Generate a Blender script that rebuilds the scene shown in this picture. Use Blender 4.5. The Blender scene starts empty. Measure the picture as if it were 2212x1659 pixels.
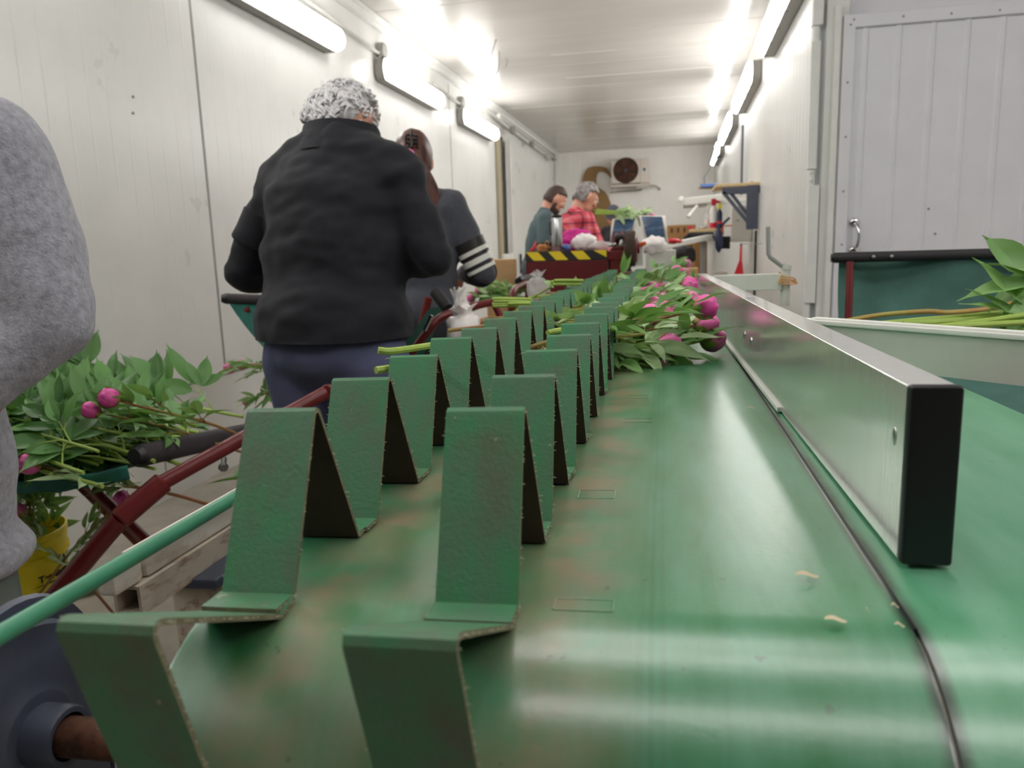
import bpy, bmesh, math, random
from mathutils import Vector as V, Matrix as M, noise as NZ
random.seed(7)
R = math.radians
sc = bpy.context.scene
COL = sc.collection

# ---------------------------------------------------------------- camera
FPX, CX, CY = 1655.0, 1106.0, 829.5
PITCH, ROLL, YAW = R(10.04), R(1.78), R(12.3266)
EYE = V((0, 0, 1.17))
def ray(px, py):
    """direction through a point of the photograph (x right, y along the tunnel, z up)"""
    dx, dy = px - CX, py - CY
    a = dx * math.cos(ROLL) - dy * math.sin(ROLL)
    b = dx * math.sin(ROLL) + dy * math.cos(ROLL)
    f = FPX * math.cos(PITCH) - b * math.sin(PITCH)
    d = FPX * math.sin(PITCH) + b * math.cos(PITCH)
    c, s = math.cos(YAW), math.sin(YAW)
    return V((a * c - f * s, a * s + f * c, -d))
def P(px, py, y):
    r = ray(px, py)
    return EYE + r * (y / r.y)
def PX(px, py, x):
    r = ray(px, py)
    return EYE + r * (x / r.x)
cam_d = bpy.data.cameras.new('camera')
cam = bpy.data.objects.new('camera', cam_d)
COL.objects.link(cam)
fw = ray(CX, CY).normalized(); rt = (ray(CX + 1, CY) - ray(CX, CY)).normalized(); up = rt.cross(fw)
cam.matrix_world = M(((rt.x, up.x, -fw.x, 0), (rt.y, up.y, -fw.y, 0), (rt.z, up.z, -fw.z, EYE.z), (0, 0, 0, 1)))
cam_d.sensor_width = 36; cam_d.lens = 36 * FPX / 2212; cam_d.clip_start = .02
cam_d.dof.use_dof = True; cam_d.dof.focus_distance = .85; cam_d.dof.aperture_fstop = 9.0
sc.camera = cam
# ---------------------------------------------------------------- world, exposure
w = bpy.data.worlds.new('world'); sc.world = w; w.use_nodes = True
w.node_tree.nodes['Background'].inputs[0].default_value = (.8, .86, 1, 1)
w.node_tree.nodes['Background'].inputs[1].default_value = .05
sc.view_settings.view_transform = 'Standard'; sc.view_settings.look = 'None'
sc.view_settings.gamma = 1; sc.view_settings.use_curve_mapping = False
sc.view_settings.exposure = 1.12
LAMP = 9.0            # radiance of the fluorescent diffusers
sc.cycles.max_bounces = 8; sc.cycles.diffuse_bounces = 5; sc.cycles.glossy_bounces = 4; sc.cycles.transmission_bounces = 6
sc.cycles.caustics_reflective = False; sc.cycles.caustics_refractive = False; sc.cycles.sample_clamp_indirect = 6

# ---------------------------------------------------------------- helpers
def lin(r, g, b):
    f = lambda v: (v / 255 / 12.92) if v / 255 <= .04045 else ((v / 255 + .055) / 1.055) ** 2.4
    return (f(r), f(g), f(b), 1)
class NT:
    def __init__(s, m):
        m.use_nodes = True; s.t = m.node_tree; s.bsdf = s.t.nodes['Principled BSDF']
    def n(s, typ, **kw):
        o = s.t.nodes.new(typ)
        for k, v in kw.items():
            if k.startswith('i_'): o.inputs[int(k[2:])].default_value = v
            else: setattr(o, k, v)
        return o
    def l(s, a, b): s.t.links.new(a, b)
    def coord(s, scale=(1, 1, 1)):
        tc = s.n('ShaderNodeTexCoord'); mp = s.n('ShaderNodeMapping'); mp.inputs['Scale'].default_value = scale
        s.l(tc.outputs['Object'], mp.inputs['Vector']); return mp.outputs[0]
    def noise(s, scale, detail=4, stretch=(1, 1, 1), rough=.6):
        o = s.n('ShaderNodeTexNoise'); o.inputs['Scale'].default_value = scale; o.inputs['Detail'].default_value = detail
        o.inputs['Roughness'].default_value = rough; s.l(s.coord(stretch), o.inputs['Vector']); return o.outputs[0]
    def ramp(s, f, stops):
        o = s.n('ShaderNodeValToRGB'); e = o.color_ramp.elements
        while len(e) < len(stops): e.new(.5)
        for q, (p, c) in zip(e, stops): q.position = p; q.color = c if len(c) == 4 else (*c, 1)
        s.l(f, o.inputs[0]); return o.outputs[0]
    def mix(s, f, a, b):
        o = s.n('ShaderNodeMix', data_type='RGBA')
        for v, i in ((f, 0), (a, 6), (b, 7)):
            if hasattr(v, 'links'): s.l(v, o.inputs[i])
            else: o.inputs[i].default_value = v
        return o.outputs[2]
    def math(s, op, a, b=0.0, c=0.0):
        o = s.n('ShaderNodeMath', operation=op)
        for i, v in enumerate((a, b, c)):
            if hasattr(v, 'links'): s.l(v, o.inputs[i])
            else: o.inputs[i].default_value = v
        return o.outputs[0]
    def bump(s, h, dist=.001, strength=1):
        o = s.n('ShaderNodeBump'); o.inputs['Distance'].default_value = dist; o.inputs['Strength'].default_value = strength
        s.l(h, o.inputs['Height']); s.l(o.outputs[0], s.bsdf.inputs['Normal'])
MATS = {}
def mat(name, c, rough=.5, metal=0, var=0, vs=20, stretch=(1, 1, 1), bump=0, bs=60, sheen=0, c2=None, spec=None, thresh=None, rvar=0, sub=0, alpha=1, trans=0, coat=0):
    m = bpy.data.materials.new(name); MATS[name] = m; nt = NT(m); b = nt.bsdf
    b.inputs['Base Color'].default_value = c; b.inputs['Roughness'].default_value = rough; b.inputs['Metallic'].default_value = metal
    if spec is not None: b.inputs['Specular IOR Level'].default_value = spec
    if var or c2:
        f = nt.noise(vs, 5, stretch)
        if c2: lo, hi = thresh or (.4, .62); col = nt.ramp(f, [(lo, c), (hi, c2)])
        else:
            d = tuple(max(0, x * (1 - var)) for x in c[:3]) + (1,); e = tuple(min(1, x * (1 + var)) for x in c[:3]) + (1,)
            col = nt.ramp(f, [(.3, d), (.7, e)])
        nt.l(col, b.inputs['Base Color'])
        if rvar:
            nt.l(nt.math('MULTIPLY_ADD', f, rvar, rough - rvar / 2), b.inputs['Roughness'])
    if bump: nt.bump(nt.noise(bs, 4, stretch), bump)
    if sheen: b.inputs['Sheen Weight'].default_value = sheen; b.inputs['Sheen Roughness'].default_value = .5
    if sub: b.inputs['Subsurface Weight'].default_value = sub; b.inputs['Subsurface Radius'].default_value = (.01, .006, .004)
    if alpha < 1: b.inputs['Alpha'].default_value = alpha
    if trans: b.inputs['Transmission Weight'].default_value = trans
    if coat: b.inputs['Coat Weight'].default_value = coat
    return m
def emat(name, c, s):
    m = mat(name, c, .4); b = m.node_tree.nodes['Principled BSDF']
    b.inputs['Emission Color'].default_value = c; b.inputs['Emission Strength'].default_value = s; return m

WL = {}                                             # world origin of every object built here
def link(name, me, parent=None, at=None):
    o = bpy.data.objects.new(name, me); COL.objects.link(o)
    if parent: o.parent = parent; WL[o] = WL[parent]
    else: o.location = at or (0, 0, 0); WL[o] = V(o.location)
    return o
def tag(o, label=None, cat=None, group=None, kind=None):
    for k, v in (('label', label), ('category', cat), ('group', group), ('kind', kind)):
        if v: o[k] = v
    return o
def T(name, label, cat, at, group=None):
    return tag(link(name, None, None, V(at)), label, cat, group)

class B:
    """collects solids in world coordinates and links them as one mesh object"""
    def __init__(s): s.b = bmesh.new(); s.mi = 0; s.bev = False
    def _new(s, vs, m=None):
        if m is not None:
            for v in vs: v.co = m @ v.co
    def face(s, vs):
        try: f = s.b.faces.new(vs)
        except ValueError: return None
        f.material_index = s.mi; return f
    def box(s, c, size, rot=None, bev=0, seg=2):
        b2 = bmesh.new(); bmesh.ops.create_cube(b2, size=1)
        for v in b2.verts: v.co = V((v.co.x * size[0], v.co.y * size[1], v.co.z * size[2]))
        if bev: s.bev = True; bmesh.ops.bevel(b2, geom=b2.edges[:], offset=bev, segments=seg, profile=.5, affect='EDGES')
        m = M.Translation(V(c)) @ (rot.to_4x4() if rot else M.Identity(4)); s.merge(b2, m); return s
    def merge(s, b2, m=None):
        mp = {}
        for v in b2.verts: mp[v] = s.b.verts.new(m @ v.co if m else v.co)
        for f in b2.faces:
            g = s.face([mp[v] for v in f.verts])
        b2.free()
    def beam(s, p0, p1, wx, wz, bev=0, up=(0, 0, 1)):
        p0, p1 = V(p0), V(p1); d = p1 - p0; y = d.normalized(); x = y.cross(V(up)).normalized(); z = x.cross(y)
        rot = M((x, y, z)).transposed(); return s.box((p0 + p1) / 2, (wx, d.length, wz), rot, bev)
    def tube(s, pts, r, n=14, cap=True):
        pts = [V(p) for p in pts]; k = len(pts); rr = r if isinstance(r, (list, tuple)) else [r] * k
        t = [(pts[min(i + 1, k - 1)] - pts[max(i - 1, 0)]).normalized() for i in range(k)]
        a = t[0].cross(V((0, 0, 1)));  a = a if a.length > .05 else t[0].cross(V((1, 0, 0))); a.normalize(); rings = []
        for i in range(k):
            a = (a - t[i] * a.dot(t[i])).normalized(); c = t[i].cross(a)
            rings.append([s.b.verts.new(pts[i] + (a * math.cos(2 * math.pi * j / n) + c * math.sin(2 * math.pi * j / n)) * rr[i]) for j in range(n)])
        for i in range(k - 1):
            for j in range(n): s.face((rings[i][j], rings[i][(j + 1) % n], rings[i + 1][(j + 1) % n], rings[i + 1][j]))
        if cap: s.face(rings[0][::-1]); s.face(rings[-1])
        return s
    def rod(s, p0, p1, r, r1=None, n=16): return s.tube([p0, p1], [r, r if r1 is None else r1], n)
    def lathe(s, prof, n=32, m=None, a0=0, a1=2 * math.pi):
        full = a1 - a0 > 6.28; k = n if full else n + 1; rings = []
        for r, z in prof:
            rings.append([s.b.verts.new((m or M.Identity(4)) @ V((r * math.cos(a0 + (a1 - a0) * j / n), r * math.sin(a0 + (a1 - a0) * j / n), z))) for j in range(k)])
        for i in range(len(prof) - 1):
            for j in range(k if full else k - 1): s.face((rings[i][j], rings[i][(j + 1) % k], rings[i + 1][(j + 1) % k], rings[i + 1][j]))
        if full:
            if prof[0][0] > 1e-6: s.face(rings[0][::-1])
            if prof[-1][0] > 1e-6: s.face(rings[-1])
        return s
    def prism(s, out, d, m=None):
        """outline (x, z) pushed through d along y"""
        m = m or M.Identity(4); a = [s.b.verts.new(m @ V((x, 0, z))) for x, z in out]; c = [s.b.verts.new(m @ V((x, d, z))) for x, z in out]; n = len(out)
        s.face(a); s.face(c[::-1])
        for i in range(n): s.face((a[i], c[i], c[(i + 1) % n], a[(i + 1) % n]))
        return s
    def sheet(s, f, nu, nv, close=False):
        g = [[s.b.verts.new(f(i / nu, j / nv)) for j in range(nv + 1)] for i in range(nu + 1)]
        for i in range(nu):
            for j in range(nv): s.face((g[i][j], g[i + 1][j], g[i + 1][j + 1], g[i][j + 1]))
        return s
    def ball(s, c, r, n=16, rot=None, f=None):
        rx, ry, rz = r if isinstance(r, (tuple, list)) else (r, r, r); b2 = bmesh.new()
        bmesh.ops.create_uvsphere(b2, u_segments=n, v_segments=max(6, n * 2 // 3), radius=1)
        for v in b2.verts:
            q = V((v.co.x * rx, v.co.y * ry, v.co.z * rz))
            v.co = f(q) if f else q
        s.merge(b2, M.Translation(V(c)) @ (rot.to_4x4() if rot else M.Identity(4))); return s
    def cap(s, p0, r0, p1, r1, n=12):
        """tapered limb with round ends"""
        p0, p1 = V(p0), V(p1); d = (p1 - p0); L = d.length
        if L < 1e-5: return s.ball(p0, r0, n)
        y = d / L; pts, rr = [], []
        for k in range(4): a = R(8 + 82 * k / 3); pts.append(p0 - y * r0 * math.cos(a)); rr.append(r0 * math.sin(a))
        for k in range(4): a = R(90 - 82 * k / 3); pts.append(p1 + y * r1 * math.sin(R(90) - a)); rr.append(r1 * math.sin(a))
        return s.tube(pts, rr, n)
    def mk(s, name, m, parent=None, at=None, ang=38, weld=0, kind=None):
        if weld: bmesh.ops.remove_doubles(s.b, verts=s.b.verts[:], dist=weld)
        bmesh.ops.recalc_face_normals(s.b, faces=s.b.faces[:])
        if parent: org = WL[parent]
        else:
            if at is None:
                lo = [min(v.co[i] for v in s.b.verts) for i in range(3)]; hi = [max(v.co[i] for v in s.b.verts) for i in range(3)]
                at = V(((lo[0] + hi[0]) / 2, (lo[1] + hi[1]) / 2, lo[2]))
            org = V(at)
        for v in s.b.verts: v.co -= org
        me = bpy.data.meshes.new(name); s.b.to_mesh(me); s.b.free()
        for q in (m if isinstance(m, (list, tuple)) else [m]): me.materials.append(MATS[q] if isinstance(q, str) else q)
        if ang and len(me.polygons):
            me.polygons.foreach_set('use_smooth', [True] * len(me.polygons)); me.set_sharp_from_angle(angle=R(ang))
        o = link(name, me, parent, at)
        if s.bev and ang: o.modifiers.new('weighted', 'WEIGHTED_NORMAL').keep_sharp = True
        if kind: o['kind'] = kind
        return o
def rotz(a): return M.Rotation(a, 3, 'Z')
def rotx(a): return M.Rotation(a, 3, 'X')
def roty(a): return M.Rotation(a, 3, 'Y')
def frame(origin, x, y, z): return M.Translation(V(origin)) @ M((V(x), V(y), V(z))).transposed().to_4x4()
def kids(o): return [c for c in bpy.data.objects if c.parent == o]
KID = {}
def copy_tree(o, parent=None):
    c = o.copy(); COL.objects.link(c)
    if parent: c.parent = parent
    for ch in KID.setdefault(o, kids(o)): copy_tree(ch, c)
    return c
def spline(pts, n=6):
    """smooth path through points (Catmull-Rom)"""
    p = [V(q) for q in pts]; p = [p[0] * 2 - p[1]] + p + [p[-1] * 2 - p[-2]]; out = []
    for i in range(1, len(p) - 2):
        for k in range(n):
            t = k / n; a, b, c, d = p[i - 1], p[i], p[i + 1], p[i + 2]
            out.append(.5 * ((2 * b) + (c - a) * t + (2 * a - 5 * b + 4 * c - d) * t * t + (3 * b - a - 3 * c + d) * t ** 3))
    return out + [p[-2]]
# ---------------------------------------------------------------- materials
mat('panel', lin(226, 226, 223), .3, var=.05, vs=2.2, bump=.0006, bs=9, rvar=.15)
mat('panel_end', lin(248, 246, 242), .4, var=.03, vs=3)
mat('panel_cool', lin(226, 226, 232), .4, var=.03, vs=6)
mat('ceiling_panel', lin(206, 202, 196), .22, var=.06, vs=1.5, stretch=(.3, 2, 1), bump=.0008, bs=5)
mat('trim_white', lin(230, 230, 227), .4, var=.04, vs=12)
mat('dark_gap', lin(62, 60, 54), .8)
mat('beige', lin(170, 160, 132), .6)
mat('concrete', lin(158, 151, 140), .75, var=.18, vs=5, bump=.001, bs=40)
mat('screw', lin(150, 150, 150), .35, .8)
mat('chrome', lin(210, 210, 212), .12, 1)
mat('steel', lin(190, 190, 192), .25, 1, var=.08, vs=80, stretch=(1, 1, .1))
mat('grey_plastic', lin(150, 150, 148), .5); mat('recess', lin(196, 199, 200), .5)
mat('lamp_body', lin(150, 148, 142), .5)
emat('diffuser', (1, .985, .96, 1), LAMP)
mat('conduit', lin(196, 195, 190), .45)
mat('black_plastic', lin(20, 20, 23), .42)
mat('rubber_black', lin(34, 32, 35), .7, var=.15, vs=40)
mat('foam', lin(62, 55, 60), .75, var=.12, vs=30, stretch=(1, 1, 1))
mat('red_paint', lin(108, 30, 32), .35, var=.16, vs=25, bump=.0003, bs=80)
mat('dark_red', lin(92, 14, 20), .4, var=.12, vs=14)
mat('sling', lin(36, 104, 92), .8, var=.18, vs=18, bump=.0006, bs=300)
mat('sling_dark', lin(66, 104, 95), .85, var=.2, vs=9, bump=.0006, bs=260)
mat('yellow', lin(248, 226, 44), .38, var=.05, vs=8)
mat('yellow_tape', lin(236, 206, 40), .5)
mat('black_tape', lin(34, 30, 28), .5)
mat('ink', lin(52, 32, 18), .6)
mat('ink_green', lin(40, 92, 30), .6)
mat('cardboard', lin(190, 154, 110), .8, var=.06, vs=10)
mat('cardboard_dark', lin(158, 118, 74), .85, var=.08, vs=10)
mat('pumpkin_board', lin(150, 118, 76), .8, var=.1, vs=5)
mat('blue_grey', lin(70, 76, 92), .42, var=.15, vs=22)
mat('rust', lin(104, 66, 46), .7, .3, c2=lin(62, 36, 26), vs=45, bump=.001, bs=90)
mat('rusty_white', lin(190, 178, 162), .65, c2=lin(122, 88, 60), vs=26, thresh=(.5, .72), stretch=(3, 1, 3))
mat('worn_white', lin(216, 208, 198), .55, c2=lin(168, 148, 128), vs=22, thresh=(.48, .7), stretch=(1, .6, 2))
mat('green_rod', lin(68, 140, 108), .4, var=.08, vs=12)
mat('board_grey', lin(208, 209, 201), .5, c2=lin(188, 189, 178), vs=7, thresh=(.35, .75))
mat('white_edge', lin(226, 226, 220), .45)
mat('wood', lin(206, 184, 140), .6, var=.1, vs=4, stretch=(8, 1, 1))
mat('red_plastic', lin(206, 36, 56), .35)
mat('blue_plastic', lin(96, 132, 200), .35)
mat('navy', lin(30, 40, 74), .6)
mat('orange', lin(226, 104, 40), .5)
mat('rubber_band', lin(206, 150, 84), .5, var=.1, vs=40)
mat('clear_bag', lin(238, 236, 236), .15, alpha=.4, var=.1, vs=30)
mat('white_bag', lin(250, 242, 240), .3, alpha=.9, var=.08, vs=25)
mat('magenta', lin(196, 14, 132), .6, var=.3, vs=50)
mat('film_blue', lin(66, 96, 128), .25, c2=lin(36, 50, 78), vs=9, thresh=(.35, .7))
mat('paper', lin(226, 218, 212), .6)
mat('skin', lin(206, 150, 126), .5, var=.08, vs=20, sub=.08)
mat('eye_white', lin(226, 222, 216), .3)
mat('eye_dark', lin(40, 28, 22), .2)
mat('lips', lin(172, 96, 88), .5)
mat('shoe', lin(36, 34, 36), .6)
mat('fleece_grey', lin(160, 160, 171), .95, var=.32, vs=75, bump=.0035, bs=210, sheen=.45)
mat('navy_black', lin(18, 20, 30), .85, var=.1, vs=60, bump=.0004, bs=400, sheen=.05)
mat('sleeve_dark', lin(17, 19, 25), .85, var=.1, vs=60)
mat('charcoal', lin(74, 76, 86), .9, var=.14, vs=90, bump=.0006, bs=300, sheen=.15)
mat('blue_trouser', lin(90, 95, 128), .85, var=.1, vs=14, bump=.0006, bs=200)
mat('sage_trouser', lin(112, 122, 116), .9, var=.12, vs=14)
mat('dark_trouser', lin(34, 34, 40), .9)
mat('teal_jersey', lin(76, 94, 98), .9, var=.1, vs=40)
mat('silver_hair', lin(240, 238, 240), .5, c2=lin(200, 197, 199), vs=70, thresh=(.4, .7), stretch=(1, 1, .3))
mat('brown_hair', lin(104, 60, 48), .4, c2=lin(62, 34, 30), vs=60, stretch=(1, 1, .15))
mat('dark_brown_hair', lin(64, 44, 36), .6, var=.25, vs=80)
mat('grey_hair', lin(150, 146, 144), .55, c2=lin(92, 84, 80), vs=40)
mat('beanie', lin(78, 78, 90), .95, var=.15, vs=90)
mat('stem_olive', lin(168, 156, 82), .5, c2=lin(176, 120, 70), vs=9)
mat('stem_green', lin(158, 184, 84), .5, var=.15, vs=12)
mat('stem_brown', lin(150, 96, 60), .5, c2=lin(128, 150, 66), vs=6, thresh=(.45, .7))
mat('cut_end', lin(206, 196, 150), .7)
def leafmat(name, c, d):
    m = mat(name, c, .42, c2=d, vs=9, thresh=(.3, .7), bump=.0004, bs=70); b = m.node_tree.nodes['Principled BSDF']
    nt = NT(m); g = nt.n('ShaderNodeNewGeometry'); lk = b.inputs['Base Color'].links[0].from_socket
    nt.l(nt.mix(g.outputs['Backfacing'], lk, tuple(min(1, x * 1.35 + .02) for x in c[:3]) + (1,)), b.inputs['Base Color'])
    tr = nt.n('ShaderNodeBsdfTranslucent'); mx = nt.n('ShaderNodeMixShader'); mx.inputs[0].default_value = .3; nt.l(nt.mix(.5, lk, (.3, .5, .06, 1)), tr.inputs[0])
    out = nt.t.nodes['Material Output']; nt.l(b.outputs[0], mx.inputs[1]); nt.l(tr.outputs[0], mx.inputs[2]); nt.l(mx.outputs[0], out.inputs[0])
    return m
leafmat('leaf', lin(124, 164, 98), lin(92, 140, 74))
leafmat('leaf_pale', lin(176, 198, 152), lin(146, 178, 124))
leafmat('leaf_mid', lin(94, 142, 74), lin(60, 108, 50))
leafmat('leaf_dark', lin(88, 134, 72), lin(62, 108, 56))
mat('sepal', lin(138, 152, 74), .45, c2=lin(170, 130, 70), vs=30)
mat('bud_pink', lin(248, 128, 192), .4, c2=lin(232, 90, 168), vs=35, stretch=(.4, 1, 1), sub=.05)
mat('bud_magenta', lin(242, 104, 182), .4, c2=lin(220, 66, 152), vs=35, stretch=(.4, 1, 1), sub=.05)
mat('bud_light', lin(238, 140, 184), .42, c2=lin(222, 96, 152), vs=35, sub=.05)
mat('scrap', lin(206, 190, 160), .7)
mat('fray', lin(186, 184, 160), .9)
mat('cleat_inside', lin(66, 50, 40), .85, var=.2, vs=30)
mat('cleat_edge', lin(112, 108, 84), .9, var=.3, vs=120)

# belt: green rubber, brown dirt rubbed in beside the cleats, streaks along the run
def beltmat(name, c1, c2, dirt, cols=None):
    m = bpy.data.materials.new(name); MATS[name] = m; nt = NT(m); b = nt.bsdf
    f = nt.noise(9, 6, (3.2, .7, 1)); g = nt.noise(26, 6, (1.6, 1, 1))
    col = nt.ramp(f, [(.32, c1), (.68, c2)])
    if dirt:
        tc = nt.n('ShaderNodeTexCoord'); sx = nt.n('ShaderNodeSeparateXYZ'); nt.l(tc.outputs['Object'], sx.inputs[0])
        def band(x0, wd):
            d = nt.math('ABSOLUTE', nt.math('SUBTRACT', sx.outputs[0], x0)); return nt.math('SUBTRACT', 1.0, nt.math('MINIMUM', nt.math('DIVIDE', d, wd), 1.0))
        k = nt.math('MAXIMUM', band(-.06, .055), band(-.205, .05))
        k = nt.math('MAXIMUM', k, nt.math('MULTIPLY', band(-.155, .05), .55))
        mk = nt.math('MULTIPLY', k, nt.math('MULTIPLY_ADD', nt.noise(16, 5, (1, 1.3, 1)), 3.0, -.78))
        mk = nt.math('MINIMUM', nt.math('MAXIMUM', mk, 0.0), .95)
        col = nt.mix(mk, col, lin(140, 128, 102))
        wob = nt.math('MULTIPLY_ADD', nt.noise(3, 2), .006, -.003)
        xx = nt.math('ADD', sx.outputs[0], wob); ln = None
        for x0, wd, a in ((-.006, .0012, .5), (-.012, .002, .3), (.0, .0016, .35), (.03, .001, .15)):
            d = nt.math('ABSOLUTE', nt.math('SUBTRACT', xx, x0)); q = nt.math('MULTIPLY', nt.math('LESS_THAN', d, wd), a)
            ln = q if ln is None else nt.math('MAXIMUM', ln, q)
        col = nt.mix(nt.math('MULTIPLY', ln, g), col, lin(40, 84, 62))
    tc2 = nt.n('ShaderNodeTexCoord'); sx2 = nt.n('ShaderNodeSeparateXYZ'); nt.l(tc2.outputs['Object'], sx2.inputs[0])
    dd = nt.math('DIVIDE', nt.math('ABSOLUTE', nt.math('SUBTRACT', sx2.outputs[0], .128)), .008); gr = nt.math('SUBTRACT', 1.0, nt.math('MINIMUM', dd, 1.0))
    col = nt.mix(nt.math('MINIMUM', nt.math('MULTIPLY', gr, nt.math('MULTIPLY_ADD', nt.noise(30, 5, (1, .5, 1)), 3.0, -.3)), .9), col, lin(40, 56, 46))
    sp = nt.math('MULTIPLY', nt.math('GREATER_THAN', nt.noise(70, 3), .7), .5)
    col = nt.mix(sp, col, lin(52, 70, 54))
    nt.l(col, b.inputs['Base Color'])
    nt.l(nt.math('MULTIPLY_ADD', f, .06, .26), b.inputs['Roughness']); b.inputs['Specular IOR Level'].default_value = 1.0; b.inputs['IOR'].default_value = 1.62
    nt.bump(nt.noise(240, 3, (1, 1, 1)), .0001)
    return m
beltmat('belt', lin(28, 116, 60), lin(80, 146, 112), True)
beltmat('belt_side', lin(76, 150, 108), lin(112, 172, 138), False)
m = bpy.data.materials.new('cleat_face'); MATS['cleat_face'] = m; nt = NT(m)
f = nt.noise(30, 6, (1, 1, .5)); g_ = nt.noise(13, 6, (1.4, 1, 1)); col = nt.ramp(f, [(.34, lin(58, 128, 84)), (.66, lin(82, 114, 90))])
col = nt.mix(nt.ramp(g_, [(.5, (0, 0, 0)), (.74, (.75, .75, .75))]), col, lin(96, 88, 72))
sp = nt.math('MULTIPLY', nt.math('GREATER_THAN', nt.noise(95, 2), .735), .6); col = nt.mix(sp, col, lin(170, 160, 134)); nt.l(col, nt.bsdf.inputs['Base Color'])
nt.bsdf.inputs['Roughness'].default_value = .5; nt.bump(nt.noise(300, 3), .0005)
# guide rail: scratched stainless steel
m = bpy.data.materials.new('rail_steel'); MATS['rail_steel'] = m; nt = NT(m)
nt.bsdf.inputs['Metallic'].default_value = .66; nt.bsdf.inputs['Base Color'].default_value = lin(238, 237, 232)
nt.l(nt.math('MULTIPLY_ADD', nt.noise(50, 5, (1, 1.2, .12)), .2, .04), nt.bsdf.inputs['Roughness'])
nt.bump(nt.noise(90, 3, (1, 1.5, .1)), .00012)

# ---------------------------------------------------------------- room shell
LW, RW, CEI, END, MOUTH = -2.46, .70, 3.05, 16.04, 4.2
def struct(name, b, m, ang=38, parent=None): return b.mk(name, m, parent, ang=ang, kind='structure' if not parent else None)
b = B(); b.box((.3, 6.6, -.05), (6.0, 19.6, .1)); struct('floor', b, 'concrete')
b = B(); b.box((.3, 6.6, CEI + .05), (6.0, 19.6, .1))
for y in (5.0, 6.15, 7.3, 8.45, 9.6, 10.75, 11.9, 13.05, 14.2, 15.3): b.box((-.88, y, CEI), (3.16, .012, .006), bev=.002)
for y in (5.6, 8.0, 9.1, 12.4): b.box((-.3, y, CEI), (1.9, .03, .016), bev=.005)
ceiling = struct('ceiling', b, 'ceiling_panel')
def ribbed(b, p0, d, n, L, z0, z1, pitch, rw=.012, rh=.004, skip=None, up=.7):
    """a sheet of pressed panel: flat with narrow vertical ribs; p0 start, d along, n outwards"""
    p0, d, n = V(p0), V(d), V(n); s = 0; prof = [(0, 0)]; k = pitch * .5
    while k < L - .03:
        if not (skip and skip(k)): prof += [(k - rw, 0), (k - rw * .45, rh), (k + rw * .45, rh), (k + rw, 0)]
        k += pitch
    prof += [(L, 0)]; lo = []; hi = []
    for a, h in prof:
        q = p0 + d * a + n * h; lo.append(b.b.verts.new((q.x, q.y, z0))); hi.append(b.b.verts.new((q.x, q.y, z1)))
    for i in range(len(lo) - 1): b.face((lo[i], lo[i + 1], hi[i + 1], hi[i]))
    a = p0 - n * .1; c = a + d * L
    r = [b.b.verts.new((q.x, q.y, z)) for z in (z0, z1) for q in (a, c)]
    b.face((r[0], r[1], r[3], r[2])); b.face((lo[0], hi[0], r[2], r[0])); b.face((lo[-1], r[1], r[3], hi[-1]))
    b.face(hi + [r[3], r[2]]); b.face(lo[::-1] + [r[0], r[1]])
b = B(); ribbed(b, (LW, -3.2, 0), (0, 1, 0), (1, 0, 0), 14.2, .53, CEI, .1178, .007, .0008)
b.box((LW - .06, 13.6, 1.5), (.1, 5.6, 3.1))
wl = struct('wall_left', b, 'panel', None)
b = B(); b.box((LW - .04, 4.0, .265), (.088, 14.4, .53)); struct('baseboard_left', b, 'panel')
b = B()
for y in (3.789, -.9, 8.47): b.box((LW + .001, y, 1.75), (.004, .014, 2.4))
b.box((LW + .004, 3.9, .53), (.006, 14.0, .012))
for y in (3.2, 4.45, 2.0): b.box((LW + .005, y, .27), (.002, .006, .5))
struct('trim_1', b, 'grey_plastic')
b = B(); b.box((LW + .03, 6.4, CEI - .03), (.06, 19.2, .06), bev=.006); b.box((LW + .075, 6.4, CEI - .008), (.05, 19.2, .016), bev=.004); struct('trim_2', b, 'trim_white')
b = B(); ribbed(b, (RW, MOUTH, 0), (0, 1, 0), (-1, 0, 0), END - MOUTH, 0, CEI, .13, .01, .0014); struct('wall_right', b, 'panel', None)
b = B(); ribbed(b, (LW, END, 0), (1, 0, 0), (0, -1, 0), RW - LW, 0, CEI, .2, .01, .003)
for x in (-1.36, -.57): b.box((x, END - .002, 1.5), (.014, .006, 3.0))
struct('wall_end', b, 'panel_end', None)
b = B(); b.box((2.1, MOUTH + .13, CEI / 2), (2.8 , .12, CEI)); struct('wall_front', b, 'panel_cool')
b = B(); b.box((3.25, .5, CEI / 2), (.1, 7.4, CEI)); struct('wall_side', b, 'panel')
b = B(); b.box((.3, -3.15, CEI / 2), (6.0, .1, CEI)); struct('wall_back', b, 'dark_gap')
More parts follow.
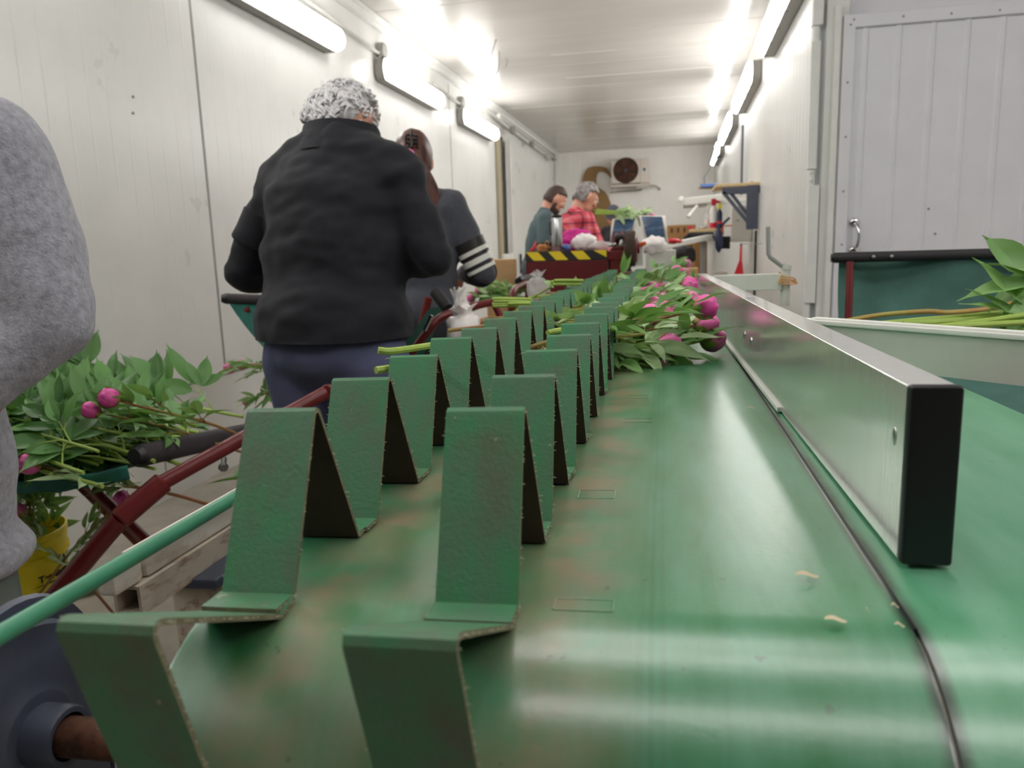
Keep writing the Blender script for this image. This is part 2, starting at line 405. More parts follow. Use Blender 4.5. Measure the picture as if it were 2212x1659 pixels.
# big hinged panel door beside the tunnel mouth
DY = MOUTH
d0 = P(1822, 35, DY); dx0 = d0.x; dz1 = d0.z
door = link('door_1', None, None, V((dx0 + .9, DY, 0))); door['kind'] = 'structure'
b = B(); ribbed(b, (dx0 + .03, DY, 0), (1, 0, 0), (0, -1, 0), 1.9, .12, dz1 - .03, .1487, .017, .006); b.mk('door_panel', 'panel_cool', door, ang=None)
b = B(); fwid = .055
b.box((dx0 + fwid / 2, DY - .006, dz1 / 2), (fwid, .03, dz1), bev=.004); b.box((dx0 + .95, DY - .007, dz1 - .03), (1.9, .03, .06), bev=.004); b.mk('door_frame', 'panel_cool', door)
for i, (px, py) in enumerate(((1843, 45), (1949, 38), (2052, 32), (2156, 25), (1836, 56), (1829, 180), (1825, 297), (1820, 414), (1817, 528), (2006, 451), (2020, 505))):
    q = P(px, py, DY); b = B(); b.lathe([(.006, 0), (.005, .003), (.002, .0045), (.0, .0046)], 10, M.Translation((q.x, DY - (.02 if i < 9 else .001), q.z)) @ M.Rotation(R(90), 4, 'X')); b.mk('screw', 'screw', door)
h = B(); a = P(1847, 480, DY - .02); c = P(1846, 541, DY - .02)
h.tube(spline([a + V((0, 0, -.01)), a + V((.006, -.028, -.02)), (a + c) / 2 + V((.012, -.04, 0)), c + V((.004, -.028, .02)), c + V((0, 0, .01))], 6), .008, 10)
for q in (a, c): h.ball(q + V((0, .005, 0)), (.024, .006, .02), 14)
h.mk('door_handle', 'chrome', door)
# white column pipe, recess and jamb between the tunnel mouth and the door
b = B(); yp = MOUTH - .02
def vbox(px0, px1, py0, py1, dep=.05):
    q0, q1 = P((px0 + px1) / 2, py0, yp), P((px0 + px1) / 2, py1, yp); xa_ = P(px0, (py0 + py1) / 2, yp).x; xb_ = P(px1, (py0 + py1) / 2, yp).x
    b.box(((xa_ + xb_) / 2, yp + dep / 2, (q0.z + q1.z) / 2), (xb_ - xa_, dep, q0.z - q1.z), bev=.004)
vbox(1760, 1783, -160, 53, .06); vbox(1749, 1769, 88, 365); vbox(1743, 1766, 400, 655)
xa = P(1757, 300, yp).x; b.rod((xa, MOUTH + .01, 0), (xa, MOUTH + .01, 2.9), .018, n=16)
for py in (372, 388): b.ball(P(1753, py, yp) + V((0, 0, 0)), .009, 10)
struct('trim_3', b, 'trim_white')
b = B(); b.box((xa + .055, MOUTH + .055, 1.2), (.09, .02, 2.2)); b.box((xa + .045, MOUTH + .045, 1.2), (.006, .008, 2.2)); struct('trim_4', b, 'recess')
xj = P(1803, 300, MOUTH).x
b = B(); b.box((xj - .008, MOUTH + .02, 1.12), (.03, .09, 2.3), bev=.004); b.box((xj - .05, MOUTH + .04, 2.32), (.085, .05, .03), bev=.005); struct('trim_5', b, 'trim_white')
b = B(); q = P(1783, 620, MOUTH + .02); b.rod((q.x, q.y - .01, q.z - .4), (q.x, q.y - .01, q.z + .03), .006, n=8); b.ball((q.x, q.y - .01, q.z + .03), .014, 10); b.box((q.x - .01, q.y, q.z + .02), (.03, .012, .02), bev=.003)
tag(b.mk('bolt_rod', 'trim_white'), 'thin white upright drop bolt between white column and door jamb', 'bolt')
# sliding door in the left wall, far end
sl = link('door_2', None, None, V((LW, 12.9, 0))); sl['kind'] = 'structure'
b = B(); b.box((LW + .06, 13.05, 1.36), (.07, 3.8, 2.68), bev=.01); b.box((LW + .1, 11.2, 1.36), (.03, .14, 2.68), bev=.006); b.mk('door_panel', 'panel', sl)
b = B(); b.rod((LW + .14, 10.3, 2.9), (LW + .14, 15.3, 2.84), .025, n=8); b.mk('rail', 'conduit', sl)
b = B()
for y in (11.2, 12.7, 14.9): b.box((LW + .14, y, 2.84), (.06, .16, .12), bev=.015)
b.mk('roller', 'lamp_body', sl)
b = B(); b.box((LW + .12, 11.62, .93), (.03, .03, .3), bev=.005); b.mk('door_handle', 'black_plastic', sl)
b = B(); b.box((LW + .03, 10.92, 1.36), (.02, .1, 2.7)); struct('trim_6', b, 'dark_gap')
b = B(); b.box((LW + .03, 10.72, 1.36), (.04, .16, 2.7), bev=.004); struct('trim_7', b, 'beige')
b = B(); b.box((LW + .07, 10.8, 1.03), (.06, .3, .13), bev=.02); b.rod((LW + .11, 10.95, .99), (LW + .11, 10.95, 1.1), .03); tag(b.mk('door_latch', 'trim_white'), 'white latch block at the edge of the sliding door', 'latch')

# ---------------------------------------------------------------- strip lamps
def strip_lamp(x, side, y0, y1, z, label, group='weatherproof strip lamps along the walls', k_=1.15):
    """side +1: on the left wall, facing +x"""
    root = T('strip_lamp', label, 'lamp', (x, (y0 + y1) / 2, z), group)
    def stad(h, wz, zz=0, n=8):
        o = []; r = wz
        for k in range(n + 1): a = -math.pi / 2 + math.pi * k / n; o.append((y1 - r * .55 + r * .55 * math.cos(a), z + zz + r * math.sin(a)))
        for k in range(n + 1): a = math.pi / 2 + math.pi * k / n; o.append((y0 + r * .55 + r * .55 * math.cos(a), z + zz + r * math.sin(a)))
        return o
    mm = frame((x, 0, 0), (0, 1, 0), (side, 0, 0), (0, 0, 1))
    bb = B(); bb.prism(stad(0, .078 * k_), .072 * min(k_, 1.08), mm); bb.mk('housing', 'lamp_body', root)
    dd = B()
    lay = [[(p[0], p[1]) for p in stad(0, wz)] for wz in (.072 * k_, .07 * k_, .055 * k_, .03 * k_)]; off = [q * min(k_, 1.08) for q in (.069, .09, .112, .12)]; vs = []
    for pl, o_ in zip(lay, off): vs.append([dd.b.verts.new(mm @ V((q[0], o_, q[1]))) for q in pl])
    for i in range(3):
        n = len(vs[i])
        for j in range(n): dd.face((vs[i][j], vs[i][(j + 1) % n], vs[i + 1][(j + 1) % n], vs[i + 1][j]))
    dd.face(vs[-1]); dd.mk('diffuser', 'diffuser', root)
    k = int((y1 - y0) / .35)
    for i in range(k):
        for s in (-1, 1): cl = B(); cl.box((x + side * .068, y0 + .18 + i * (y1 - y0 - .3) / max(1, k - 1), z + s * .078 * k_), (.03, .02, .012), bev=.003); cl.mk('clip', 'lamp_body', root)
    return root
ZL = 2.66
strip_lamp(LW + .012, 1, 3.86, 5.42, ZL, 'nearest bright strip lamp on left wall, cut off by the top edge')
strip_lamp(LW + .012, 1, 6.29, 7.85, ZL, 'bright strip lamp on left wall above the head of dark red hair')
strip_lamp(LW + .012, 1, 8.74, 10.3, ZL, 'farthest bright strip lamp on left wall, next to sliding door')
ZR = 2.615
strip_lamp(RW - .004, -1, 4.62, 6.42, ZR, 'nearest strip lamp on right wall, cut off by the top edge', k_=1.2)
strip_lamp(RW - .004, -1, 7.25, 9.05, ZR, 'middle strip lamp on right wall, hung in line before the far glare', k_=1.2)
strip_lamp(RW - .004, -1, 9.88, 11.85, ZR, 'third strip lamp on right wall, just above the wooden wall shelf', k_=1.2)
strip_lamp(RW - .004, -1, 12.7, 14.8, ZR, 'added strip lamp on right wall near the end wall, brightening the far end', k_=1.2)  # extra lamp, added to lift the dark end wall
for i, y in enumerate((1.42, -1.0)): strip_lamp(LW + .012, 1, y, y + 1.56, ZL, 'strip lamp on left wall beyond the top of the picture')
def unseen_ceiling_lamp(x0, x1, y, w_=.075):
    root = T('unseen_ceiling_lamp', 'unseen ceiling strip lamp in the front room, for roller streaks and door light', 'lamp', ((x0 + x1) / 2, y, CEI), 'ceiling lamps of the front room')
    q = B(); q.box(((x0 + x1) / 2, y, CEI - .03), (x1 - x0, w_ + .025, .06), bev=.01); q.mk('housing', 'lamp_body', root)
    q = B(); q.box(((x0 + x1) / 2, y, CEI - .075), (x1 - x0 - .04, w_, .04), bev=.015); q.mk('diffuser', 'diffuser', root)
unseen_ceiling_lamp(-.62, .5, 1.66); unseen_ceiling_lamp(-.62, .85, 1.06); unseen_ceiling_lamp(1.5, 3.0, 1.3, .22); unseen_ceiling_lamp(1.5, 3.0, -.4, .22); unseen_ceiling_lamp(-.62, .95, -.24)  # the wide pair at the right is added to brighten the panel door
# conduits and boxes on the left wall
b = B(); b.tube(spline([(LW + .03, 5.35, 2.83), (LW + .03, 5.9, 2.81), (LW + .03, 6.35, 2.79)], 4), .014, 8); b.tube([(LW + .03, 3.0, 2.86), (LW + .03, 5.35, 2.83)], .014, 8)
tag(b.mk('conduit', 'conduit'), 'grey cable pipe on left wall leading to the second strip lamp', 'pipe', 'cable pipes on the left wall')
b = B(); b.tube([(LW + .03, 7.8, 2.84), (LW + .03, 8.8, 2.8)], .014, 8); tag(b.mk('conduit', 'conduit'), 'grey cable pipe on left wall leading to the farthest strip lamp', 'pipe', 'cable pipes on the left wall')
for y, lb in ((6.42, 'round grey junction box above the second left strip lamp'), (8.86, 'round grey junction box above the farthest left strip lamp')):
    r = T('junction_box', lb, 'junction box', (LW, y, 2.83), 'junction boxes on the left wall')
    b = B(); b.lathe([(.062, 0), (.062, .05), (.055, .065), (0, .066)], 20, frame((LW, y, 2.83), (0, 1, 0), (0, 0, 1), (1, 0, 0))); b.mk('box', 'lamp_body', r)
    b = B(); b.tube(spline([(LW + .04, y - .04, 2.78), (LW + .05, y - .12, 2.74), (LW + .05, y - .1, 2.66), (LW + .05, y - .03, 2.64)], 5), .008, 8); b.mk('cable', 'lamp_body', r)
for py, lb in ((209, 'upper small dark screw in white left wall'), (244, 'lower small dark screw in white left wall')):
    q = PX(287, py, LW); b = B(); b.ball(q + V((.003, 0, 0)), (.004, .007, .007), 10); tag(b.mk('wall_screw', 'grey_plastic'), lb, 'screw', 'screws in the left wall')
# loose wires hanging from the ceiling
def onceil(px, py):
    r = ray(px, py); return EYE + r * ((CEI - EYE.z) / r.z)
a = onceil(1072, 85)
b = B(); b.tube(spline([a, a + V((-.03, 0, -.08)), a + V((-.05, -.05, -.2)), a + V((-.01, -.02, -.3)), a + V((.02, 0, -.22)), a + V((.02, .02, -.1))], 6), .006, 6); tag(b.mk('cable', 'lamp_body'), 'thin loop of grey wire hanging from the white ceiling', 'cable')
a = onceil(1094, 125); b = B(); b.tube(spline([a, a + V((.01, 0, -.04)), a + V((-.01, 0, -.09))], 4), .008, 6); tag(b.mk('cable', 'lamp_body'), 'short stub of wire in the ceiling beside the loop', 'cable')
# ---------------------------------------------------------------- conveyor
conv = T('conveyor', 'long green belt conveyor with two rows of upright V-shaped cleats', 'conveyor', (0, 0, .97))
BM = M.Translation((0, 0, .97)) @ M.Rotation(.017, 4, 'Z') @ M.Rotation(-.025, 4, 'Y') @ M.Rotation(-.006, 4, 'X')
conv.rotation_euler = BM.to_euler()
WL[conv] = V((0, 0, 0))                                       # its parts are written in belt coordinates
def bw(x, y, z=0): return BM @ V((x, y, z))
Y0, RR, YEND = .41, .11, 4.6
def path(s, h=0):
    """belt surface at run s (s = y on the flat), h above it: (y, z)"""
    if s >= Y0: return (s, h)
    a = (Y0 - s) / RR
    if a <= math.pi: return (Y0 - (RR + h) * math.sin(a), -RR + (RR + h) * math.cos(a))
    return (Y0 + (a - math.pi) * RR, -2 * RR - h)
def run():
    s = [YEND]; 
    while s[-1] - .1 > Y0: s.append(s[-1] - .1)
    s += [Y0 - RR * math.pi * k / 26 for k in range(27)]; s += [Y0 - RR * math.pi - .5 * k for k in range(1, 9)]
    return s
def belt(x0, x1f, name, m):
    b = B(); sr = run()
    for k in range(len(sr) - 1):
        pass
    rows = []
    for s in sr:
        r = []
        for h, t in ((0, 0), (-.004, 0)):
            y, z = path(s, h); x1 = x1f(s); xs = [x0, x0 + .002, (x0 + x1) / 2, x1 - .002, x1]; r.append([b.b.verts.new((x, y, z - (.0006 if i in (0, 4) and not h else 0))) for i, x in enumerate(xs)])
        rows.append(r)
    for i in range(len(rows) - 1):
        for h in (0, 1):
            for j in range(4): b.face((rows[i][h][j], rows[i + 1][h][j], rows[i + 1][h][j + 1], rows[i][h][j + 1]))
        for j in (0, 4): b.face((rows[i][0][j], rows[i + 1][0][j], rows[i + 1][1][j], rows[i][1][j]))
    return b
b = belt(-.273, lambda s: .1268, 'belt', 'belt')
for x, y, wx, wy in ((-.045, .412, .034, .014), (-.055, .617, .03, .022), (-.03, .9, .034, .02), (-.035, 1.05, .03, .02)):  # low pressed patches on the belt
    for dx, dy, sx, sy in ((0, wy / 2, wx, .0014), (0, -wy / 2, wx, .0014), (wx / 2, 0, .0014, wy), (-wx / 2, 0, .0014, wy)): b.box((x + dx, y + dy, path(y + dy)[1]), (sx, sy, .001), bev=.0004)
b.mk('belt', 'belt', conv)
belt(.1292, lambda s: .388 - max(0, min(1, (s - .9) / 2.6)) * .056, 'side_belt', 'belt_side').mk('side_belt', 'belt_side', conv)
b = B(); b.box((.128, 2.5, -.006), (.012, 4.2, .01)); b.box((.06, 2.55, -.11), (.62, 4.1, .16)); b.mk('frame', 'black_plastic', conv)
b = B(); mx = frame((-.262, Y0, -RR), (0, 1, 0), (0, 0, 1), (1, 0, 0))
b.lathe([(.02, -.012), (.085, -.012), (.1, 0), (RR - .005, .01), (RR - .005, .63), (.02, .64)], 48, mx); b.mk('roller', 'worn_white', conv)
b = B(); b.lathe([(.0135, -.19), (.0135, .0)], 24, mx); b.mk('shaft', 'rust', conv)
b = B(); mp = frame((-.447, Y0, -RR), (0, 1, 0), (0, 0, 1), (1, 0, 0))
b.lathe([(.0, 0), (.07, 0), (.076, .003), (.077, .01), (.074, .014), (.04, .015), (.03, .02), (.028, .02), (.0, .02)], 40, mp); b.box((-.44, Y0 - .0, -RR - .09), (.012, .14, .14), bev=.01)
bp = b.mk('bearing_plate', 'blue_grey', conv)
b = B(); b.lathe([(.021, .018), (.021, .04), (.0195, .043), (.016, .043), (.015, .03)], 32, mp); b.mk('bearing_collar', 'blue_grey', conv)
b = B(); b.lathe([(.0, 0), (.068, 0), (.072, .006), (.07, .012), (0, .012)], 36, frame((-.475, Y0 + .03, -RR + .01), (0, 1, 0), (0, 0, 1), (1, 0, 0))); b.mk('rear_bearing_plate', 'blue_grey', conv)
b = B(); b.rod((-.40, .2, -.218), (-.392, .42, -.206), .0062, n=12); b.tube([(-.392, .3, -.008 - .0), (-.389, 1.4, -.004), (-.38, 3.2, 0)], .0062, 12)
MATS['g'] = MATS['green_rod']
b.mk('guide_rod', 'green_rod', conv)
# square steel tube with a worn plastic strip riding on it
b = B(); t, x0, z0 = .0125, -.4235, -.056; ys = .505
o = [(-t, -t), (t, -t), (t, t), (-t, t)]; i_ = [(q[0] * .76, q[1] * .76) for q in o]
def sq(k, f): return [b.b.verts.new((x0 + q[0] * f, k, z0 + q[1] * f)) for q in o]
A, C, D, E_ = sq(ys, 1), sq(3.4, 1), sq(ys, .78), sq(ys + .25, .78)
for k in range(4):
    j = (k + 1) % 4; b.face((A[k], A[j], C[j], C[k])); b.face((A[k], A[j], D[j], D[k])); b.face((D[k], D[j], E_[j], E_[k]))
b.face(E_); bt = b.mk('side_tube', 'rusty_white', conv, ang=30)
b = B(); b.box((-.4225, 1.97, z0 + t + .0125), (.017, 2.9, .024), bev=.004); b.box((-.4225, .5, z0 + t + .0115), (.016, .034, .022), bev=.004); b.mk('slide_strip', 'worn_white', conv)
b = B(); b.box((-.452, 1.9, z0 + t + .006), (.02, 2.7, .008), bev=.002); b.mk('slide_strip', 'worn_white', conv)
# grey-capped rusty post beside the belt
pc = BM.inverted() @ P(456, 1226, .6)
b = B(); b.box((pc.x, pc.y, pc.z - .07), (.05, .06, .13), bev=.006); b.mk('side_post', 'rusty_white', conv)
b = B(); b.box((pc.x, pc.y, pc.z), (.058, .075, .01), bev=.003); b.mk('post_cap', 'blue_grey', conv)
for x in (-.2, .3):
    for y in (.75, 2.4, 4.2):
        b = B(); b.box((x, y, -.58), (.05, .05, .79), bev=.004); b.mk('leg', 'rusty_white', conv)
# cleats
def strip(b, poly, x0, x1, t, fray=True, seed=0):
    n = len(poly); nor = []
    for i in range(n):
        a, c = poly[max(0, i - 1)], poly[min(n - 1, i + 1)]; dy, dz = c[0] - a[0], c[1] - a[1]; L = math.hypot(dy, dz); nor.append((-dz / L, dy / L))
    g = []
    for (y, z), (ny, nz) in zip(poly, nor):
        g.append([b.b.verts.new((x, y + ny * h, z + nz * h)) for h in (0, t) for x in (x0, x1)])     # inner x0,x1, outer x0,x1
    for i in range(n - 1):
        A, C = g[i], g[i + 1]
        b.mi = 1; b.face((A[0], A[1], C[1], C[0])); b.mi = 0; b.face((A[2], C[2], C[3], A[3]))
        b.mi = 2; b.face((A[0], C[0], C[2], A[2])); b.face((A[1], A[3], C[3], C[1]))
    b.mi = 2; b.face((g[0][0], g[0][2], g[0][3], g[0][1])); b.face((g[-1][0], g[-1][1], g[-1][3], g[-1][2]))
    rnd = random.Random(seed); b.mi = 3
    L = sum(math.dist(poly[i], poly[i + 1]) for i in range(n - 1))
    for _ in range(110):                                        # loose threads along the cut edges
        i = rnd.choices(range(n - 1), [math.dist(poly[k], poly[k + 1]) for k in range(n - 1)])[0]; f = rnd.random()
        y = poly[i][0] * (1 - f) + poly[i + 1][0] * f + nor[i][0] * t * .5; z = poly[i][1] * (1 - f) + poly[i + 1][1] * f + nor[i][1] * t * .5
        sd = rnd.choice((-1, 1)); x = x0 if sd < 0 else x1; ln = .0009 + .0022 * rnd.random() ** 3 + (.006 if rnd.random() < .03 else 0)
        p = V((x, y, z)); q = p + V((sd * ln, rnd.uniform(-.4, .4) * ln, rnd.uniform(-.5, .5) * ln)); b.tube([p, (p + q) / 2 + V((0, 0, ln * .15)), q], [.0003, .00026, .00012], 4)
    b.mi = 0
def vee(f0, f1, ap, fl0=.022, fl1=.02, r=.0035):
    """flange, front leg, rounded tip, rear leg, flange; f0, f1, ap are (y, z)"""
    f0, f1, ap = V(f0), V(f1), V(ap); d0 = (ap - f0).normalized(); d1 = (f1 - ap).normalized(); o = []
    a = ap - d0 * r * 2.2; c = ap + d1 * r * 2.2
    for k in range(5): u = k / 4; o.append(tuple(a * (1 - u) ** 2 + ap * 2 * u * (1 - u) + c * u * u))
    return [tuple(f0)] + o + [tuple(f1)]
def cleat(y, x, wd, seed, hh=.109, base=.1, lean=0):
    b = B(); po = vee((y, .0015), (y + base, .0015), (y + base / 2 + lean, hh))
    po = [(y - .024, .0018), (y - .004, .0018)] + po + [(y + base + .004, .0018), (y + base + .022, .0018)]
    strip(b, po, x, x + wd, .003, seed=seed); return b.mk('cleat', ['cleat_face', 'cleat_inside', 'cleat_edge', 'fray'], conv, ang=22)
rr = random.Random(3)
for row, x in (('right', -.130), ('left', -.2685)):
    s0, s1 = .283, .383; f0, f1 = path(s0, .0015), path(s1, .0015); mid = V(((f0[0] + f1[0]) / 2, (f0[1] + f1[1]) / 2)); d = V((f1[0] - f0[0], f1[1] - f0[1])); n = V((-d.y, d.x)).normalized()
    ap = mid + n * math.sqrt(.1175 ** 2 - (d.length / 2) ** 2) * 1.0
    b = B(); po = vee(f0, f1, ap); po = [path(s0 - .022, .0018)] + po + [path(s1 + .018, .0018)]
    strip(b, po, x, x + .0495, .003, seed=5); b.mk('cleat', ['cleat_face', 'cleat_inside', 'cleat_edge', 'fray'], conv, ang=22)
    for i in range(25): cleat(.404 + .14 * i + rr.uniform(-.004, .004), x + rr.uniform(-.0012, .0012), .0495 + rr.uniform(-.001, .001), i if i < 12 else 50, .109 + rr.uniform(-.002, .002), lean=rr.uniform(-.003, .003))

# ---------------------------------------------------------------- stainless guide rail over the belts
g0, g1 = V((.1335, .48, 0)), V((.066, 2.7, 0)); gd = (g1 - g0).normalized(); gx = V((gd.y, -gd.x, 0))
zb0, zb1 = .9745, .957
rail = T('guide_rail', 'long stainless steel box rail with black end cap above the green belt', 'rail', (g0.x, g0.y, zb0))
b = B(); wd, hg = .0285, .1085
for k in (0,):
    c0 = g0 + gx * wd / 2 + V((0, 0, zb0 + hg / 2)); c1 = g1 + gx * wd / 2 + V((0, 0, zb1 + hg / 2)); b.beam(c0 + gd * .004, c1, wd, hg, bev=.0012)
b.mk('box_tube', 'rail_steel', rail)
b = B(); b.beam(c0 - gd * .004, c0 + gd * .006, wd + .001, hg + .002, bev=.0028); b.mk('end_cap', 'black_plastic', rail)
b = B(); lo0 = g0 + gd * .45 + V((0, 0, zb0 - .0015)); lo1 = g1 + V((0, 0, zb1 + .003)); b.beam(lo0 - gx * .001, lo1 - gx * .001, .006, .006, bev=.001); b.mk('bottom_strip', 'white_edge', rail)
def onrail(px, py):
    r = ray(px, py); t = (g0 - EYE).dot(gx) / r.dot(gx); return EYE + r * t
for px, py in ((1609, 723), (1623, 737), (1933, 942)):
    q = onrail(px, py); k_ = .45 if px > 1900 else 1; b = B(); b.ball(q, (.0025 * k_, .0066 * k_, .0066 * (.9 if k_ < 1 else 1)), 16, rot=rotz(math.atan2(gx.y, gx.x))); b.mk('rivet', 'steel', rail)
# adjusting arm and crank post beyond the rail
pw = P(1696, 640, 2.62); 
arm = T('crank_post', 'grey steel post with bent crank handle holding the arm of the rail', 'post', (pw.x, pw.y, .96))
a0, a1 = P(1540, 612, 2.66), P(1690, 608, 2.62)
b = B(); b.beam(a0, a1, .035, .052, bev=.003); b.mk('arm', 'board_grey', arm)
b = B(); b.rod((pw.x, pw.y, .96), (pw.x, pw.y, P(1697, 582, 2.62).z), .014, n=20); b.rod((pw.x, pw.y, P(1697, 582, 2.62).z), (pw.x, pw.y, P(1697, 573, 2.62).z), .0165, n=20); b.rod((pw.x, pw.y, P(1697, 573, 2.62).z), (pw.x, pw.y, P(1697, 569, 2.62).z), .008, n=6); b.mk('post', 'board_grey', arm)
b = B(); b.tube([P(1696, 580, 2.62), P(1664, 556, 2.6), P(1660, 549, 2.6), P(1659, 490, 2.6)], .0068, 10); b.mk('crank_handle', 'grey_plastic', arm)
for i in range(4):
    b = B(); q = P(1703, 598 + i * 3, 2.62); n = 26; rr_ = .025 + .002 * i
    pts = [V((pw.x + .004 + math.cos(a) * rr_ * 1.05, pw.y + math.sin(a) * rr_, q.z - math.cos(a + .3 * i) * .012 - .004 * math.sin(2 * a))) for a in [2 * math.pi * k / n for k in range(n + 1)]]
    b.tube(pts, .0022, 6, cap=False); tag(b.mk('rubber_band', 'rubber_band'), 'tan rubber band looped around the grey crank post', 'rubber band', 'rubber bands on the crank post')
# diverter board at the right
bz = .976
t0, t1 = P(1748, 690, 1.30), P(2330, 731, 1.02)
t0.z, t1.z = P(1748, 690, 1.3).z, P(2330, 731, 1.02).z
side = T('diverter_board', 'pale grey board with white top edge slanting over the right belt edge', 'board', ((t0.x + t1.x) / 2, (t0.y + t1.y) / 2, bz))
dn = (t1 - t0); dn.z = 0; dn.normalize(); bk = V((-dn.y, dn.x, 0))
b = B(); q0 = [t0, t1, V((t1.x, t1.y, bz + .004)), V((t0.x, t0.y, bz))]; fr = [b.b.verts.new(q) for q in q0]; ba = [b.b.verts.new(q + bk * .012) for q in q0]
b.face(fr); b.face(ba[::-1])
for k in range(4): b.face((fr[k], ba[k], ba[(k + 1) % 4], fr[(k + 1) % 4]))
b.mk('panel', 'board_grey', side)
b = B(); b.beam(t0 - bk * .003 + V((0, 0, -.0035)), t1 - bk * .003 + V((0, 0, -.0035)), .006, .007, bev=.0015); b.beam(t0 + bk * .012 + V((0, 0, .0)), t1 + bk * .012, .016, .006, bev=.002); b.mk('top_edge', 'white_edge', side)
b = B(); e = t0 + V((0, 0, -.002)); b.beam(e - dn * .02, e + dn * .01, .018, .007, bev=.002); b.mk('clip', 'white_edge', side)
# scraps lying on the belt
for px, py, L, lb in ((1743, 1246, .013, 'long pale petal scrap on the belt before the rail end'), (1805, 1343, .011, 'brownish petal scrap on the belt near the roller'), (1933, 1313, .004, 'tiny pale leaf scrap nearest the dark belt seam'), (1943, 1355, .005, 'small pale scrap beside the dark belt seam at roller'), (1624, 883, .008, 'white shred of petal on the belt beside the steel rail'), (1873, 1322, .002, 'tiny orange crumb on the belt left of the seam')):
    r = ray(px, py); s = -.2 / (r.z - .025 * r.x); q = EYE + r * s; b = B()
    f = lambda u, v, q=q, L=L: q + V(((u - .5) * L, (v - .5) * L * .35 * (1 - (2 * u - 1) ** 2 * .7), .0012 + .001 * math.sin(u * 5) + .0006 * v))
    b.sheet(f, 6, 2); tag(b.mk('plant_scrap', 'scrap'), lb, 'scrap', 'scraps on the belt')
# ---------------------------------------------------------------- peonies
def leaflet(b, p, d, n, L, W, rnd, droop=.35):
    """one folded lance-shaped leaflet from p along d, n = its upper side"""
    d = V(d).normalized(); n = V(n); n = (n - d * n.dot(d)).normalized(); s = d.cross(n); k = 8; rows = []
    dr = droop * rnd.uniform(.2, 1.3); tw = rnd.uniform(-.7, .7); fold = rnd.uniform(.15, .5); wav = rnd.uniform(0, .08); ph = rnd.uniform(0, 6); sw = rnd.uniform(-.25, .25)
    for i in range(k + 1):
        u = i / k; w_ = W * .5 * (math.sin(math.pi * min(1, u * 1.08 + .02) ** .8) ** .85 if u < .985 else .02) * (1 if u < .9 else .8)
        c = p + d * (L * u * (1 - .12 * dr * u)) - n * (L * dr * u * u * .55) + s * (L * sw * u * u * .5); a = tw * u
        sd = s * math.cos(a) + n * math.sin(a); nn = n * math.cos(a) - s * math.sin(a); wv = wav * W * math.sin(u * 9 + ph)
        rows.append([b.b.verts.new(c + sd * (w_ * q) + nn * (abs(q) * w_ * fold + (wv * abs(q)))) for q in (-1, -.5, 0, .5, 1)])
    for i in range(k):
        for j in range(4): b.face((rows[i][j], rows[i + 1][j], rows[i + 1][j + 1], rows[i][j + 1]))
def leaf(b, p, d, n, size, rnd, full=True, wf=1.0):
    """compound leaf: stalk, end leaflet and pairs of side leaflets"""
    d = V(d).normalized(); n = V(n); n = (n - d * n.dot(d)).normalized(); s = d.cross(n); st = size * .42
    q = p + d * st - n * st * .1; b.mi = 1; b.tube([p, (p + q) / 2 + n * .004, q], [.0021, .0017, .0014], 6); b.mi = 0
    for k in range(3 if full else 2):
        a = (0, .75, -.75)[k] if full else (.35, -.4)[k]; dd = d * math.cos(a) + s * math.sin(a) + n * rnd.uniform(-.15, .2)
        e = q + dd * (.02 if k else .03)
        b.mi = 1; b.tube([q, e], [.0013, .001], 5); b.mi = 0
        leaflet(b, e, dd, n + s * rnd.uniform(-.5, .5), size * rnd.uniform(.62, .85) * (1 if k else 1.1), size * rnd.uniform(.2, .27) * wf, rnd)
        if full and rnd.random() < .75:
            for sg in (-1, 1):
                if rnd.random() < .6: leaflet(b, e, dd * .8 + dd.cross(n) * sg * .7, n + s * rnd.uniform(-.4, .4), size * rnd.uniform(.42, .62), size * rnd.uniform(.15, .2), rnd)
def bud_solid(b, c, r, rnd, opened=0):
    """globe of overlapping petals, long axis x"""
    def pet(az, R0, spread, th0, th1, tilt):
        nu, nv = 7, 8; g = []
        def f(u, v):
            th = th0 + (th1 - th0) * v; a = az + spread * (u - .5) * (.55 + .6 * math.sin(math.pi * min(1, v * 1.1)) if v < .95 else .62)
            rad = R0 * (1 + .05 * math.cos((u - .5) * 5) + tilt * v * v); x = -math.cos(th) * rad * 1.06
            return c + V((x, math.sin(th) * rad * math.cos(a), math.sin(th) * rad * math.sin(a)))
        b.sheet(f, nu, nv)
    b.ball(c, (r * 1.0, r * .93, r * .93), 16)
    for k in range(5): pet(k * 1.257 + rnd.uniform(-.2, .2), r * .965, 1.9, .25, 2.75 - .25 * rnd.random(), .0 + opened * .1)
    for k in range(3): pet(k * 2.09 + .6 + rnd.uniform(-.3, .3), r * 1.01, 1.9, .2, 2.2 + .3 * rnd.random(), opened * rnd.uniform(.1, .35))
def calyx(b, c, r, rnd):
    for k in range(4):
        az = k * 1.57 + rnd.uniform(-.3, .3); ln = rnd.uniform(.95, 1.5)
        def f(u, v):
            th = .05 + ln * v; a = az + 1.5 * (u - .5) * (math.sin(math.pi * min(1, .15 + v * .85)) ** .6)
            rad = r * 1.055; return c + V((-math.cos(th) * rad * 1.06, math.sin(th) * rad * math.cos(a), math.sin(th) * rad * math.sin(a)))
        b.sheet(f, 5, 5)
    for k in range(2):
        az = rnd.uniform(0, 6.28); leaflet(b, c + V((-r * .95, 0, 0)), V((.75, math.cos(az), math.sin(az))), V((-1, math.cos(az), math.sin(az))), r * rnd.uniform(1.5, 2.4), r * .75, rnd, .1)
